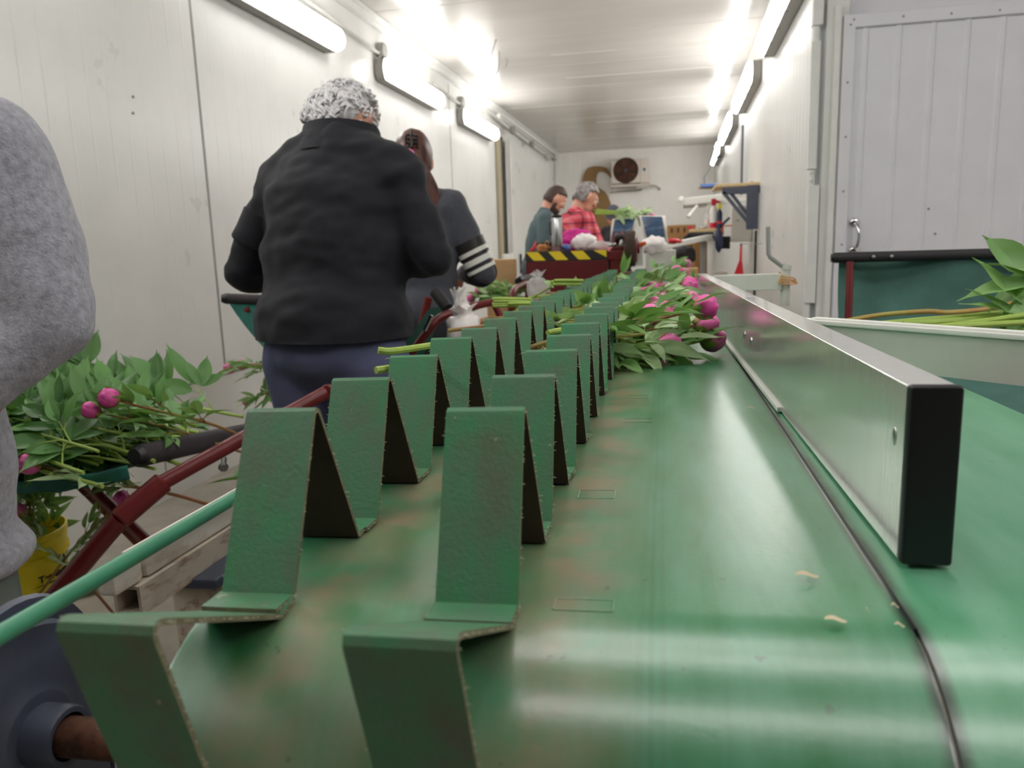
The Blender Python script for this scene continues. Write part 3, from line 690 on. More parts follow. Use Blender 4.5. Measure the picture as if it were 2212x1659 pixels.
def make_peony(L, seed, leafm, budm, nl=5, opened=0, r=.021, flat=1.0, stem='stem_green', u0=.34):
    """lies along +x: cut end at the origin, flower at x = L"""
    rnd = random.Random(seed); root = T('peony', 'cut peony', 'flower', (0, 0, 0))
    bend = rnd.uniform(-.02, .02); up_ = rnd.uniform(.0, .012)
    def ax(u): return V((L * u, bend * math.sin(math.pi * u) + .01 * math.sin(5 * u + seed), up_ * u + .004 * math.sin(7 * u + seed)))
    b = B(); k = 14; b.tube([ax(i / k) for i in range(k + 1)], [.0042 - .0013 * i / k for i in range(k + 1)], 8); b.mk('stem', stem, root)
    b = B()
    for i in range(nl):
        u = u0 + ((.9 if u0 < .4 else .76) - u0) * i / max(1, nl - 1) + rnd.uniform(-.03, .03); sd = 1 if i % 2 else -1; el = rnd.uniform(.05, .75) * flat
        d = V((rnd.uniform(.5, 1.2), sd * rnd.uniform(.25, .9), (el * .6 if u0 < .4 else rnd.uniform(-.06, .2)))); leaf(b, ax(u), d, V((rnd.uniform(-.3, .3), rnd.uniform(-.4, .4), 1)), (rnd.uniform(.085, .125) if u0 > .4 else rnd.uniform(.12, .17)) * (1 if u < .8 else .7), rnd, u < .85, 1.0 if u0 > .4 else 1.12)
    for q in range(2): leaflet(b, ax(.93), V((.8, rnd.uniform(-.7, .7), rnd.uniform(.1, .8))), V((-.5, 0, 1)), rnd.uniform(.06, .09), .022, rnd)
    b.mk('foliage', [leafm, stem], root)
    c = ax(1) + V((r * .95, 0, 0)); b = B(); bud_solid(b, c, r, rnd, opened); bd = b.mk('bud', budm, root, ang=60)
    b = B(); calyx(b, c, r, rnd); b.mk('sepals', 'sepal', bd, ang=60)
    return root
PE = []
for i, a in enumerate(((.52, 'leaf', 'bud_magenta', 5, 0, .0215, 'stem_brown'), (.50, 'leaf_pale', 'bud_pink', 5, 0, .0225, 'stem_brown'), (.55, 'leaf', 'bud_pink', 4, .8, .022, 'stem_green'),
                        (.48, 'leaf_pale', 'bud_magenta', 5, .5, .024, 'stem_green'), (.54, 'leaf_dark', 'bud_light', 6, .3, .02, 'stem_green'), (.50, 'leaf', 'bud_magenta', 6, 0, .019, 'stem_brown'))):
    PE.append(make_peony(.4, 11 + i, a[1], a[2], a[3], a[4], a[5], 1.0, a[6], .42))
PE.append(make_peony(.5, 31, 'leaf_mid', 'bud_magenta', 11, 0, .02, .7, u0=.2)); PE.append(make_peony(.5, 32, 'leaf_dark', 'bud_pink', 11, 0, .02, .7, u0=.16))
used = set()
def place(k, p, yaw, pitch, roll, label, group=None, sc_=1.0):
    """peony k with its flower at p, the stem running back from it"""
    o = PE[k]
    if k in used: o = copy_tree(o)
    used.add(k); L = (.4 if k < 6 else .5) * sc_
    rot = M.Rotation(yaw, 3, 'Z') @ M.Rotation(pitch, 3, 'Y') @ M.Rotation(roll, 3, 'X')
    o.rotation_euler = rot.to_euler(); o.scale = (sc_,) * 3; o.location = V(p) - rot @ V((L + .02 * sc_, 0, 0)); o['label'] = label
    if group: o['group'] = group
    elif 'group' in o: del o['group']
    return o
rp = random.Random(21)
GB = 'peonies lying across the conveyor belt'
def onbelt(px, py, h):
    r = ray(px, py); s = -(.2 - h) / (r.z - .025 * r.x + .007 * r.y); return EYE + r * s
front = [  # px, py, height of flower centre over belt, kind, yaw, pitch, roll, label
    (1532, 744, .023, 2, .55, -.02, .2, 'half open magenta peony lying frontmost on the belt against the steel rail'),
    (1519, 703, .058, 1, .42, .05, .4, 'round pink peony bud lying second from the front on the belt'),
    (1523, 668, .095, 0, .30, .09, -.2, 'round magenta peony bud on top of the front heap on belt'),
    (1487, 627, .088, 3, .25, .08, .1, 'split open magenta peony bud above its green calyx, behind the front heap'),
    (1496, 650, .075, 4, .35, .06, .3, 'small pale pink peony bud tucked behind the round top bud'),
    (1461, 685, .05, 5, .2, .02, .0, 'half hidden pink peony bud seen between the leaves on belt'),
    (1493, 610, .088, 0, .22, .06, .4, 'small violet pink peony bud below the upright dark leaf'),
    (1462, 590, .10, 1, .15, .04, -.3, 'pale pink peony bud left of the upright dark leaf, farther back'),
    (1481, 590, .09, 4, .2, .04, .2, 'pink peony bud beside the far end of the steel rail'),
    (1484, 572, .11, 2, .15, .05, .6, 'topmost pink peony in the far cluster on the belt')]
for px, py, h, k, yw, pt, rl, lb in front:
    place(k, onbelt(px, py, h), yw, -(h - .018) / .42, rl, lb, None, 1.0)
for i in range(7, 28):
    for lay in range(1 if i < 8 else 3 if i < 18 else 2):
        yaw = rp.uniform(.0, .2) + (.06 if lay < 2 else 0); h = .018 + .022 * lay + rp.uniform(-.003, .006)
        ys = .384 + .14 * i + rp.uniform(-.016, .016) + .02 * lay; x = .02 - .018 * max(0, ys - 1.5) + rp.uniform(-.035, .015) - .015 * lay
        q = bw(x, ys + (x + .17) * math.tan(yaw), h)
        place(rp.randrange(6), q, yaw + .017, -.012 * lay + rp.uniform(-.03, .0), rp.uniform(-.3, .3), 'peony with long green stem among the heap lying across the belt', GB, rp.uniform(.9, 1.0))
# leaves standing up out of the heap
ur = random.Random(14)
for base, tips, yy, lb in (
    ((1300, 672), ((1312, 588, .03), (1288, 606, .022), (1322, 610, .02)), 1.75, 'bright upright peony leaf among the cleats, in front of the belt heap'),
    ((1262, 655), ((1240, 622, .03), (1268, 630, .028), (1300, 628, .02)), 1.85, 'pale broad peony leaf lying between the two cleat rows'),
    ((1345, 590), ((1352, 540, .03), (1362, 548, .026)), 3.4, 'tall dark green leaf standing at the back of the belt heap before the brown drum'),
    ((1240, 622), ((1243, 596, .026), (1222, 612, .02)), 2.3, 'lone pale leaf standing up beside the left cleats'),
    ((1195, 618), ((1172, 610, .022), (1188, 612, .02)), 2.2, 'small pale leaf lying over the farther bundle of stem ends'),
    ((1494, 620), ((1497, 578, .018), (1490, 592, .012)), 2.4, 'dark narrow leaf standing against the far end of the steel rail'),
    ((1480, 722), ((1478, 645, .022), (1462, 690, .018)), 1.42, 'dark upright leaf standing before the pink buds at the front of the heap'),
    ((1360, 668), ((1425, 690, .03), (1400, 640, .03)), 1.7, 'large arching leaf on top of the middle of the belt heap')):
    q0 = P(*base, yy); rt_ = T('peony', lb, 'flower', q0); b = B()
    for x, y, wd in tips:
        q1 = P(x, y, yy - .03); leaflet(b, q0, q1 - q0, V((.2, -1, .3)), (q1 - q0).length, wd, ur, .12)
    b.mk('foliage', ur.choice(('leaf', 'leaf_pale', 'leaf')), rt_); b = B(); b.tube([q0 + V((-.06, .02, -.03)), q0 + V((-.02, 0, -.01)), q0], .003, 7); b.mk('stem', 'stem_green', rt_)
# heap in the near sling trolley: stems to the right, flowers to the left
GS = 'peonies in the near sling trolley'
def sling_z(x): return .62 + .35 * (x + 1.52) ** 2
for i, (px, py, yy, k, yw, lb) in enumerate(((64, 1010, 1.29, 1, 4.1, 'magenta peony bud at the near edge of green sling by grey sleeve'), (236, 862, 1.4, 0, 4.2, 'magenta peony bud half covered by leaves in the middle of the sling heap'), (192, 885, 1.4, 5, 4.0, 'dark pink peony bud deep in the sling heap beside grey elbow'))):
    place(k, P(px, py, yy), yw, -.45, rp.uniform(-.3, .3), lb)
for i in range(40):
    yy = rp.uniform(1.42, 1.8); lay = i / 39; x = -1.62 + rp.uniform(-.16, .1); z = .725 + .12 * lay * (1 - .3 * abs(x + 1.6)) + rp.uniform(-.01, .02)
    place(rp.choice((6, 7)), (x - .12, yy, z), math.pi + rp.uniform(-.3, .3), -.03 - .16 * lay + rp.uniform(-.04, .04), rp.uniform(-.8, .8), 'peony in the leafy heap on the near green sling, stem to the right', GS, rp.uniform(.95, 1.15))
for i in range(12):                                          # leafy ones over the near edge
    place(rp.choice((6, 7)), (-1.78 + .02 * i, 1.4 + rp.uniform(0, .08), .79 + rp.uniform(-.04, .06)), math.pi + rp.uniform(-.35, .1), -.1 + rp.uniform(-.1, .05), rp.uniform(-1.2, .2), 'peony in the leafy heap on the near green sling, stem to the right', GS, rp.uniform(.75, .9))
# bunch in the yellow bucket
GK = 'peonies in the yellow bucket'
bk_c = V((-1.89, 1.75, 0))
place(0, P(266, 1077, 1.72), .05, -.75, .5, 'pink peony leaning out of the yellow bucket to the right'); place(1, P(34, 1110, 1.72), 3.6, -1.0, .3, 'pale pink peony behind the grey sleeve over the yellow bucket')
for i in range(7):
    a = rp.uniform(0, 6.28); place(rp.choice((0, 2, 5)), bk_c + V((math.cos(a) * .1 + .0, math.sin(a) * .07 + .05, .64 + rp.uniform(-.05, .03))), a, -1.36 + rp.uniform(-.1, .1), rp.uniform(-1, 1), 'leafy peony standing in the yellow bucket', GK, 1.0)
# three flowers hanging beside the blue trousers
for px, py, k, yw, pt, lb in ((496, 802, 2, 3.0, .1, 'pink peony bud farthest left beside the blue trousers'), (521, 790, 0, 2.8, .05, 'pink peony bud touching the blue trousers, upper one'), (536, 866, 5, 2.9, .3, 'pink peony bud hanging lowest beside the blue trousers')):
    place(k, P(px, py, 2.75), yw, pt, rp.uniform(-.4, .4), lb)
# flowers in the far sling trolley
for px, py, k, yw, pt, lb in ((1019, 597, 3, 2.5, -.5, 'pink peony bud standing highest in the sling before the cardboard box'), (1033, 629, 1, 2.9, -.05, 'largest pink peony bud in the sling before the cardboard box'), (1076, 627, 4, 2.2, -.1, 'pink peony bud farthest right in the sling before the cardboard box'), (1018, 646, 0, 3.2, .15, 'small pink peony bud hanging over the sling edge'), (1050, 632, 5, 2.6, -.2, 'leafy peony in the middle of the sling before the cardboard box'), (1085, 622, 5, 2.0, -.35, 'leafy peony with spread upright leaves before the cardboard box')):
    place(k, P(px, py, 3.7), yw, pt, rp.uniform(-.6, .6), lb)
# flower held up by the woman with the ponytail
place(2, P(888, 336, 2.62), .3, -1.2, .3, 'peony held up in front of the ponytail, seen over a black shoulder', None, .8)
# stems poking out to the left of the cleats
def stem_thing(pts, r, lb, m='stem_green', group=None):
    b = B(); b.tube(spline(pts, 5), r, 8); t = b.mk('cut_stem', [m, 'cut_end']); tag(t, lb, 'stem', group); return t
stem_thing([P(817, 757, .82), P(860, 757, .84), P(1000, 735, 1.0)], .0042, 'single light green stem end poking out left above the second cleat gap')
stem_thing([P(812, 800, .72), P(845, 795, .74), P(930, 780, .86)], .004, 'light green stem end poking out left of the cleats, lower one')
for i, (px, py) in enumerate(((1064, 646), (1066, 651), (1063, 657), (1065, 661), (1098, 656))):
    stem_thing([P(px, py, 1.62), P(px + 40, py - .5, 1.63), P(px + 84, py + 1, 1.66)], .004, 'green stem end in the flat bundle poking out left between the cleats', 'stem_green', 'bundle of stem ends left of the cleats')
for i, (px, py) in enumerate(((1190, 609), (1193, 614), (1197, 606))):
    stem_thing([P(px, py, 2.1), P(px + 28, py - .5, 2.12), P(px + 62, py, 2.15)], .0042, 'green stem end in the farther bundle before the red bench', 'stem_green', 'farther bundle of stem ends')
stem_thing([P(1183, 719, 1.02), P(1205, 714, 1.04), P(1260, 706, 1.12)], .0038, 'yellow green stem crossing between the two cleat rows')
# stems and leaves in the right-hand trolley
GR = 'peony stems in the right trolley'
rq = random.Random(5)
stem_thing([P(1820, 695, 1.75), P(1900, 681, 1.75), P(2000, 673, 1.75), P(2050, 675, 1.78), P(2130, 668, 1.8), P(2190, 655, 1.8)], .0052, 'long yellow brown stem arched above the others by the dark green cloth', 'stem_olive')
for i in range(11):
    x0, y0 = 1900 + rq.uniform(0, 110), 698 + rq.uniform(-2, 14) ; e = rq.uniform(-28, -4)
    stem_thing([P(x0, y0, 1.5 + .02 * i), P(x0 + 120, y0 + e * .5, 1.52 + .02 * i), P(2290, y0 + e + rq.uniform(-6, 8) - 14, 1.56 + .02 * i)], .0055, 'yellow green stem lying in the right trolley behind the grey board', 'stem_green', GR)
bl = B()
lr = random.Random(9)
root = T('peony', 'leafy green top of the bundle at the right edge of the picture', 'flower', P(2240, 640, 1.62))
for (px, py), d, L, W in (((2216, 660), (-.5, .1, .6), .13, .042), ((2200, 690), (-.6, 0, .55), .11, .03), ((2235, 612), (-.8, .1, -.05), .13, .04), ((2225, 600), (-.3, .2, .4), .12, .06), ((2250, 640), (-.4, -.2, -.4), .12, .05), ((2260, 680), (-.9, -.1, .15), .15, .032), ((2250, 700), (-1, -.1, .2), .13, .034), ((2215, 640), (-.15, 0, -.7), .1, .05), ((2300, 600), (-.6, .1, .2), .14, .05), ((2262, 720), (-1, 0, .05), .12, .03), ((2240, 590), (-.5, .2, -.5), .11, .05)):
    leaflet(bl, P(px, py, 1.58), V(d), V((.1, -.6, .8)), L, W, lr, .3)
bl.mk('foliage', 'leaf', root); bl = B(); bl.tube(spline([P(2180, 705, 1.56), P(2240, 650, 1.6), P(2300, 610, 1.62)], 4), .005, 8); bl.mk('stem', 'stem_green', root)
# leaves dropped on the floor
for px, py, lb in ((352, 1262, 'green leaf litter on the concrete under the square tube'), (180, 1275, 'brownish leaf on the concrete beside the yellow bucket'), (500, 1035, 'dark leaf sticking out behind the green guide rod')):
    r = ray(px, py); q = EYE + r * (-1.165 / r.z) if py > 1100 else P(px, py, 1.95); b = B()
    for k in range(3): leaflet(b, q + V((k * .03, 0, .004)), V((math.cos(k * 2), math.sin(k * 2), .15)), V((0, 0, 1)), .12, .045, lr, .2)
    tag(b.mk('fallen_leaf', 'leaf_dark'), lb, 'leaf')

# ---------------------------------------------------------------- sling trolleys
def pole(name, pts, r, root, m='red_paint', n=14): b = B(); b.tube(pts, r, n); return b.mk(name, m, root)
t1 = T('sling_trolley', 'near red tube trolley with green cloth sling full of peonies', 'trolley', (-1.45, 1.6, 0))
rA, rB = P(298, 985, 1.38), P(535, 934, 1.77); lA, lB = V((-2.02, 1.36, .8)), V((-1.98, 1.9, .78))
b = B(); b.tube([rA, rB], [.0245, .0245], 20); b.mk('foam_bar', 'foam', t1)
b = B(); d = (rB - rA).normalized(); b.tube([rA - d * .012, rA - d * .002, rA + d * .004], [.017, .0235, .0255], 20); b.mk('bar_end', 'black_plastic', t1)
b = B(); b.tube([lA, lB], .0245, 16); b.mk('foam_bar', 'foam', t1)
def slf(u, v):
    p = (lA * (1 - v) + lB * v); q = (rA * (1 - v) + rB * v) - V((0, 0, .02)); a = p * (1 - u) + q * u; a.z -= .07 * math.sin(math.pi * u) ** .8 * (1 - .25 * v) * (1 if u > .5 else 1); return a - d * .03 * (1 - v)
b = B(); b.sheet(slf, 24, 8); b.mk('sling', 'sling_dark', t1, ang=60)
b = B(); b.sheet(lambda u, v: slf(u, 0) - d * .003 + V((0, .004 * v, .006 - .03 * v + .002 * math.sin(u * 60))), 40, 4); o = b.mk('hem', 'sling', t1, ang=180); sd_ = o.modifiers.new('t', 'SOLIDIFY'); sd_.thickness = .004
kA, kB = P(703, 848, 1.66), P(104, 1305, 1.27); sA, sB = P(352, 1042, 1.372), P(262, 1118, 1.31); kd = sA - kA; fd = kB - sB; fl = sB + fd * ((sB.z - .02) / -fd.z)
pole('leg', [kA, sA + kd * .05], .0165, t1)
b = B(); b.tube([sA - (sB - sA) * .04, sA, sB, sB + (sB - sA) * .04], [.0175, .0235, .0235, .02], 16); b.mk('sleeve', 'red_paint', t1)
pole('leg', [sB, fl], .0205, t1)
b = B(); b.lathe([(.0165, 0), (.0175, .002), (.0165, .009), (.01, .012), (0, .0125)], 16, frame(kA, V((1, 0, 0)), V((0, 1, 0)).cross(V((1, 0, 0))), -kd.normalized())); b.mk('tube_cap', 'red_paint', t1)
b = B(); q = P(484, 990, 1.5); b.rod(q + V((.0, 0, 0)), q + V((.01, -.02, -.012)), .006, n=6); b.rod(q + V((.01, -.02, -.012)), q + V((.013, -.026, -.016)), .011, n=6); b.mk('wing_bolt', 'screw', t1)
mA, mB = P(168, 1040, 1.72), P(440, 1300, 1.55); md = mB - mA; pole('leg', [mA + V((-.06, 0, .08)), mA + md * ((mA.z - .02) / -md.z)], .0155, t1)
pole('leg', [lB - V((0, .03, .02)), V((-1.2, 1.86, .02))], .016, t1); pole('leg', [rB - V((0, .0, .03)), V((-1.03, 1.86, .02))], .016, t1)
# trolley behind the man in black
def bar(root, a, c, r=.02): b = B(); b.tube([a, c], r, 14); b.mk('foam_bar', 'foam', root); b = B(); e = (a - c).normalized(); b.tube([a + e * .015, a, a - e * .01], [r * .75, r * 1.02, r * 1.05], 14); b.mk('bar_end', 'black_plastic', root)
t2 = T('sling_trolley', 'red tube trolley with green sling half hidden behind the person in black', 'trolley', (-1.3, 2.8, 0))
a0 = P(488, 645, 2.6); a1 = V((-1.3, 2.75, a0.z - .03)); bar(t2, a0, a1)
c0, c1 = P(941, 632, 2.35), P(968, 668, 2.3); b = B(); b.tube([c0, c1], .019, 14); b.mk('foam_bar', 'rubber_black', t2)
rg = [P(880, 775, 2.2), P(925, 715, 2.22), P(944, 692, 2.24), P(962, 681, 2.26), P(1010, 665, 2.32), P(1066, 652, 2.42)]; b = B(); b.tube(spline(rg, 5), .0125, 12); b.mk('handle', 'red_paint', t2)
b = B(); b.tube(spline([P(1068, 657, 2.42), P(1080, 690, 2.42), P(1060, 720, 2.4), P(1058, 800, 2.4)], 4), .011, 10); b.mk('leg', 'red_paint', t2)
def sl2(u, v):
    p = a0 * (1 - v) + a1 * v; q = P(925, 668, 2.4) * (1 - v) + P(960, 660, 2.75) * v; k = p * (1 - u) + q * u; k.z -= .3 * math.sin(math.pi * u) ** .9; return k
b = B(); b.sheet(sl2, 20, 5); b.mk('sling', 'sling', t2, ang=60)
b = B(); b.tube(spline([P(540, 668, 2.62), P(527, 676, 2.62), P(530, 692, 2.62), P(548, 706, 2.62)], 5), .013, 12); b.mk('hook', 'red_paint', t2)
for xa, xb, y in ((-1.2, -.9, 2.62), (-.9, -1.2, 2.72)): pole('leg', [(xa, y, 1.0), (xb, y, .02)], .015, t2)
b = B(); q = P(925, 698, 2.2); b.box(q, (.014, .012, .055), roty(.5), bev=.004); b.mk('buckle', 'chrome', t2)
# far trolley before the cardboard box
t3 = T('sling_trolley', 'far trolley with dark green sling ending in a black bar before the red bench', 'trolley', (-1.0, 3.7, 0))
e0 = P(1127, 606, 3.75); f0 = P(1000, 655, 3.6); bar(t3, e0 + V((.0, -.06, .0)), e0 + V((0, .5, 0)), .024); g0_ = V((-1.75, 3.6, .98)); bar(t3, g0_, g0_ + V((0, .6, 0)), .024)
def sl3(u, v): k = g0_ * (1 - u) + (e0 + V((0, -.04, -.01))) * u + V((0, .55 * v, 0)); k.z -= .2 * math.sin(math.pi * u ** .8); return k
b = B(); b.sheet(sl3, 22, 5); b.mk('sling', 'sling_dark', t3, ang=60)
b = B(); b.tube(spline([P(1138, 612, 3.7), P(1118, 622, 3.6), P(1106, 640, 3.5), P(1104, 700, 3.5)], 4), .016, 10); b.mk('leg', 'red_paint', t3)
for xa, xb, y in ((-1.7, -.75, 3.8), (-.75, -1.7, 4.1)): pole('leg', [(xa, y, .95), (xb, y, .02)], .016, t3)
# trolley at the right, before the panel door
t4 = T('sling_trolley', 'trolley with long black foam bar and dark green cloth before the white panel door', 'trolley', (1.0, 2.2, 0))
u0, u1 = P(1800, 557, 2.5), P(2330, 541, 2.5); u1.z = u0.z
b = B(); b.tube([u0, u1], .0155, 16); b.mk('foam_bar', 'rubber_black', t4)
b = B(); b.tube([u0 + V((-.006, 0, 0)), u0 + V((.01, 0, 0))], [.012, .0165], 16); b.mk('bar_end', 'black_plastic', t4)
for px in (1887, 1926, 2183):
    q = P(px, 561, 2.48); q.z = u0.z; b = B(); b.ball(q + V((0, -.0, .0)), (.0055, .003, .0055), 10); b.mk('rivet', 'screw', t4)
def sl4(u, v): q = u0 * (1 - v) + u1 * v; return V((q.x + .02, q.y + .02 - .8 * u ** 2.6 + .02 * math.sin(9 * v) * (1 - u), q.z - .008 - .34 * (1 - (1 - u) ** 2.2)))
b = B(); b.sheet(sl4, 14, 20); b.mk('sling', 'sling_dark', t4, ang=60)
for px in (1836, 2206):
    q = P(px, 575, 2.47); q.z = u0.z - .012; b = B(); b.rod(q, q + V((-.004, -.05, -.42)), .0105, n=14); b.mk('upright', 'red_paint', t4)
for x in (.75, 1.1):
    for y in (2.55,): b = B(); b.rod((x, y, .02), (x, y, 1.1), .014, n=10); b.mk('leg', 'red_paint', t4)
# ---------------------------------------------------------------- yellow bucket
bu = T('bucket', 'yellow plastic bucket with dark brown lettering full of peony leaves', 'bucket', bk_c)
b = B(); mz = M.Translation(bk_c); rb = .153
b.lathe([(0, .004), (.12, .004), (.126, 0), (.13, .01), (.141, .29), (.1422, .333), (.1425, .334), (.151, .335), (.1515, .35), (.147, .347), (.147, .372), (.150, .374), (.150, .392), (.153, .395), (.153, .41), (.148, .412), (.143, .40), (.138, .3), (.122, .02), (0, .012)], 64, mz); b.mk('pail', 'yellow', bu)
def wrap_text(txt, size, z, az, mname, name, parent, shear=.0):
    cu = bpy.data.curves.new('t', 'FONT'); cu.body = txt; cu.size = size; cu.align_x = 'CENTER'; cu.extrude = .0004; cu.offset = .0012
    o = bpy.data.objects.new('t', cu); COL.objects.link(o); dg = bpy.context.evaluated_depsgraph_get(); me = bpy.data.meshes.new_from_object(o.evaluated_get(dg)); bpy.data.objects.remove(o)
    me.name = name
    bm = bmesh.new(); bm.from_mesh(me); bmesh.ops.subdivide_edges(bm, edges=[e for e in bm.edges if e.calc_length() > .012], cuts=2)
    for v in bm.verts:
        r_ = .1415 - (.29 - z) * .039 + v.co.z + .0006; a = az + v.co.x / .14; v.co = V((math.cos(a) * r_, math.sin(a) * r_, z + v.co.y))
    bm.to_mesh(me); bm.free(); me.materials.clear(); me.materials.append(MATS[mname]); return link(name, me, parent)
az = math.atan2(-bk_c.y + .0, -bk_c.x + .0) - .0
AZ = az + .82
wrap_text('Terranova', .0265, .278, AZ, 'ink', 'lettering', bu)
def curved(fn, nm, m):
    b = B(); b.sheet(fn, 24, 2); return b.mk(nm, m, bu)
def pt(a, z): r_ = .1415 - (.29 - z) * .039 + .0012; return bk_c + V((math.cos(a) * r_, math.sin(a) * r_, z))
curved(lambda u, v: pt(AZ - .56 + 1.0 * u, .27 - .004 * math.sin(math.pi * u) + .005 * v * math.sin(math.pi * u)), 'underline', 'ink_green')
for s in (0, 1):
    b = B(); a0_ = AZ + .38
    b.sheet(lambda u, v, s=s: pt(a0_ + (.0 + .2 * u) * (1 if s else -1) + .05 * s, .308 + .008 * s * (1 - u) + .02 * math.sin(u * 2.4) + (.018 * math.sin(math.pi * u)) * (v - .5)), 8, 3); b.mk('leaf_mark', 'ink_green', bu)
# ---------------------------------------------------------------- plastic bags
def bag(name, c, r, lb, m, seed, tw=(0, 0, 1), cat='bag'):
    rnd = random.Random(seed); b = B(); of = V((seed * 3.1, 0, 0))
    def f(q): n = NZ.noise(q * 26 + of) * .3 + NZ.noise(q * 70 + of) * .14; return q * (1 + n)
    b.ball(c, r, 28, f=f); t = V(tw); top = V(c) + V((t.x * r[0], t.y * r[1], t.z * r[2] * .9))
    b.sheet(lambda u, v: top + V((math.cos(6.283 * u), math.sin(6.283 * u), 0)) * r[0] * (.14 + .42 * v) * (1 + .4 * v * math.sin(6.283 * u * 4 + seed)) + V((0, 0, r[2] * (.55 * v - .1) * (1 + .4 * math.sin(6.283 * u * 3 + seed)))), 40, 5)
    return tag(b.mk(name, m, ang=180), lb, cat)
bag('plastic_bag', P(1003, 712, 2.12), (.055, .04, .05), 'crumpled white plastic bag tied to the red trolley tube', 'white_bag', 1)
bag('plastic_bag', P(997, 672, 2.16), (.028, .03, .024), 'knotted top of a white bag over the red tube', 'white_bag', 4)
bag('plastic_bag', P(1163, 628, 3.0), (.045, .04, .055), 'clear plastic bag with red inside, hanging before the red bench', 'clear_bag', 2)
b = B(); gc = P(988, 652, 2.1)
b.ball(gc, (.013, .009, .02), 16, f=lambda q: q * (1 + .3 * NZ.noise(q * 60)))
for k in range(5): b.cap(gc + V((-.009 + .0045 * k, 0, .014)), .0045, gc + V((-.018 + .0105 * k, 0, .034 + .006 * math.sin(k * 2))), .0035, 8)
tag(b.mk('plastic_glove', 'clear_bag', ang=180), 'clear plastic glove standing by the black foam bar', 'glove')
# ---------------------------------------------------------------- people
def solid(name, parts, vox, m, root, sm=3, wr=0, wf=14, hem=None, wst=(1, 1, 1), seed=0, ang=180, cuts=()):
    """parts: ('c', p0, r0, p1, r1) tapered limbs and ('e', centre, radii, rotation) ellipsoids, grown into one skin"""
    b = B()
    for q in parts:
        if q[0] == 'c': b.cap(q[1], q[2], q[3], q[4], 16)
        else: b.ball(q[1], q[2], 20, rot=q[3] if len(q) > 3 else None)
    o = b.mk(name, m, root, ang=None); md = o.modifiers.new('skin', 'REMESH'); md.mode = 'VOXEL'; md.voxel_size = vox
    dg = bpy.context.evaluated_depsgraph_get(); me = bpy.data.meshes.new_from_object(o.evaluated_get(dg)); o.modifiers.clear(); old = o.data; o.data = me; bpy.data.meshes.remove(old); me.name = name
    bm = bmesh.new(); bm.from_mesh(me)
    for _ in range(sm): bmesh.ops.smooth_vert(bm, verts=bm.verts[:], factor=.5, use_axis_x=True, use_axis_y=True, use_axis_z=True)
    if wr:
        bm.normal_update(); of = V((seed * 7.3, seed * 3.7, 0))
        for v in bm.verts:
            q = V((v.co.x * wst[0], v.co.y * wst[1], v.co.z * wst[2])); n = NZ.noise(q * wf + of) + .5 * NZ.noise(q * wf * 2.3 + of) - .6 * abs(NZ.noise(q * wf * .7 - of)); v.co += v.normal * (n * wr)
    for co, no in ([(V((0, 0, hem)), V((0, 0, -1)))] if hem is not None else []) + list(cuts):
        bmesh.ops.bisect_plane(bm, geom=bm.verts[:] + bm.edges[:] + bm.faces[:], plane_co=co, plane_no=no, clear_outer=True)
    bm.to_mesh(me); bm.free()
    if not me.materials: me.materials.append(MATS[m])
    me.polygons.foreach_set('use_smooth', [True] * len(me.polygons)); return o
def hand(w, d, up, s, k=.35):
    """palm and five fingers from wrist w along d; up = back of the hand; s = thumb side"""
    d, up = V(d).normalized(), V(up); up = (up - d * up.dot(d)).normalized(); sd = d.cross(up) * s; o = [('c', w, .026, w + d * .03, .03), ('c', w + d * .03 + sd * .018, .018, w + d * .085 + sd * .024, .013), ('c', w + d * .03 - sd * .018, .018, w + d * .08 - sd * .024, .012), ('c', w + d * .03, .018, w + d * .088, .013)]
    for i, (ln, of) in enumerate(((.036, .027), (.042, .009), (.039, -.009), (.03, -.026))):
        a = w + d * (.088 - .006 * (i == 3)) + sd * of; e = a + d * ln * math.cos(k) - up * ln * math.sin(k); g = e + d * ln * .8 * math.cos(k * 2.4) - up * ln * .8 * math.sin(k * 2.4)
        o += [('c', a, .0095, e, .0088), ('c', e, .0088, g, .0075)]
    a = w + d * .022 + sd * .026; e = a + d * .03 + sd * .026 - up * .008; g = e + d * .028 + sd * .004 - up * .012; o += [('c', a, .014, e, .0105), ('c', e, .0105, g, .0085)]
    return o
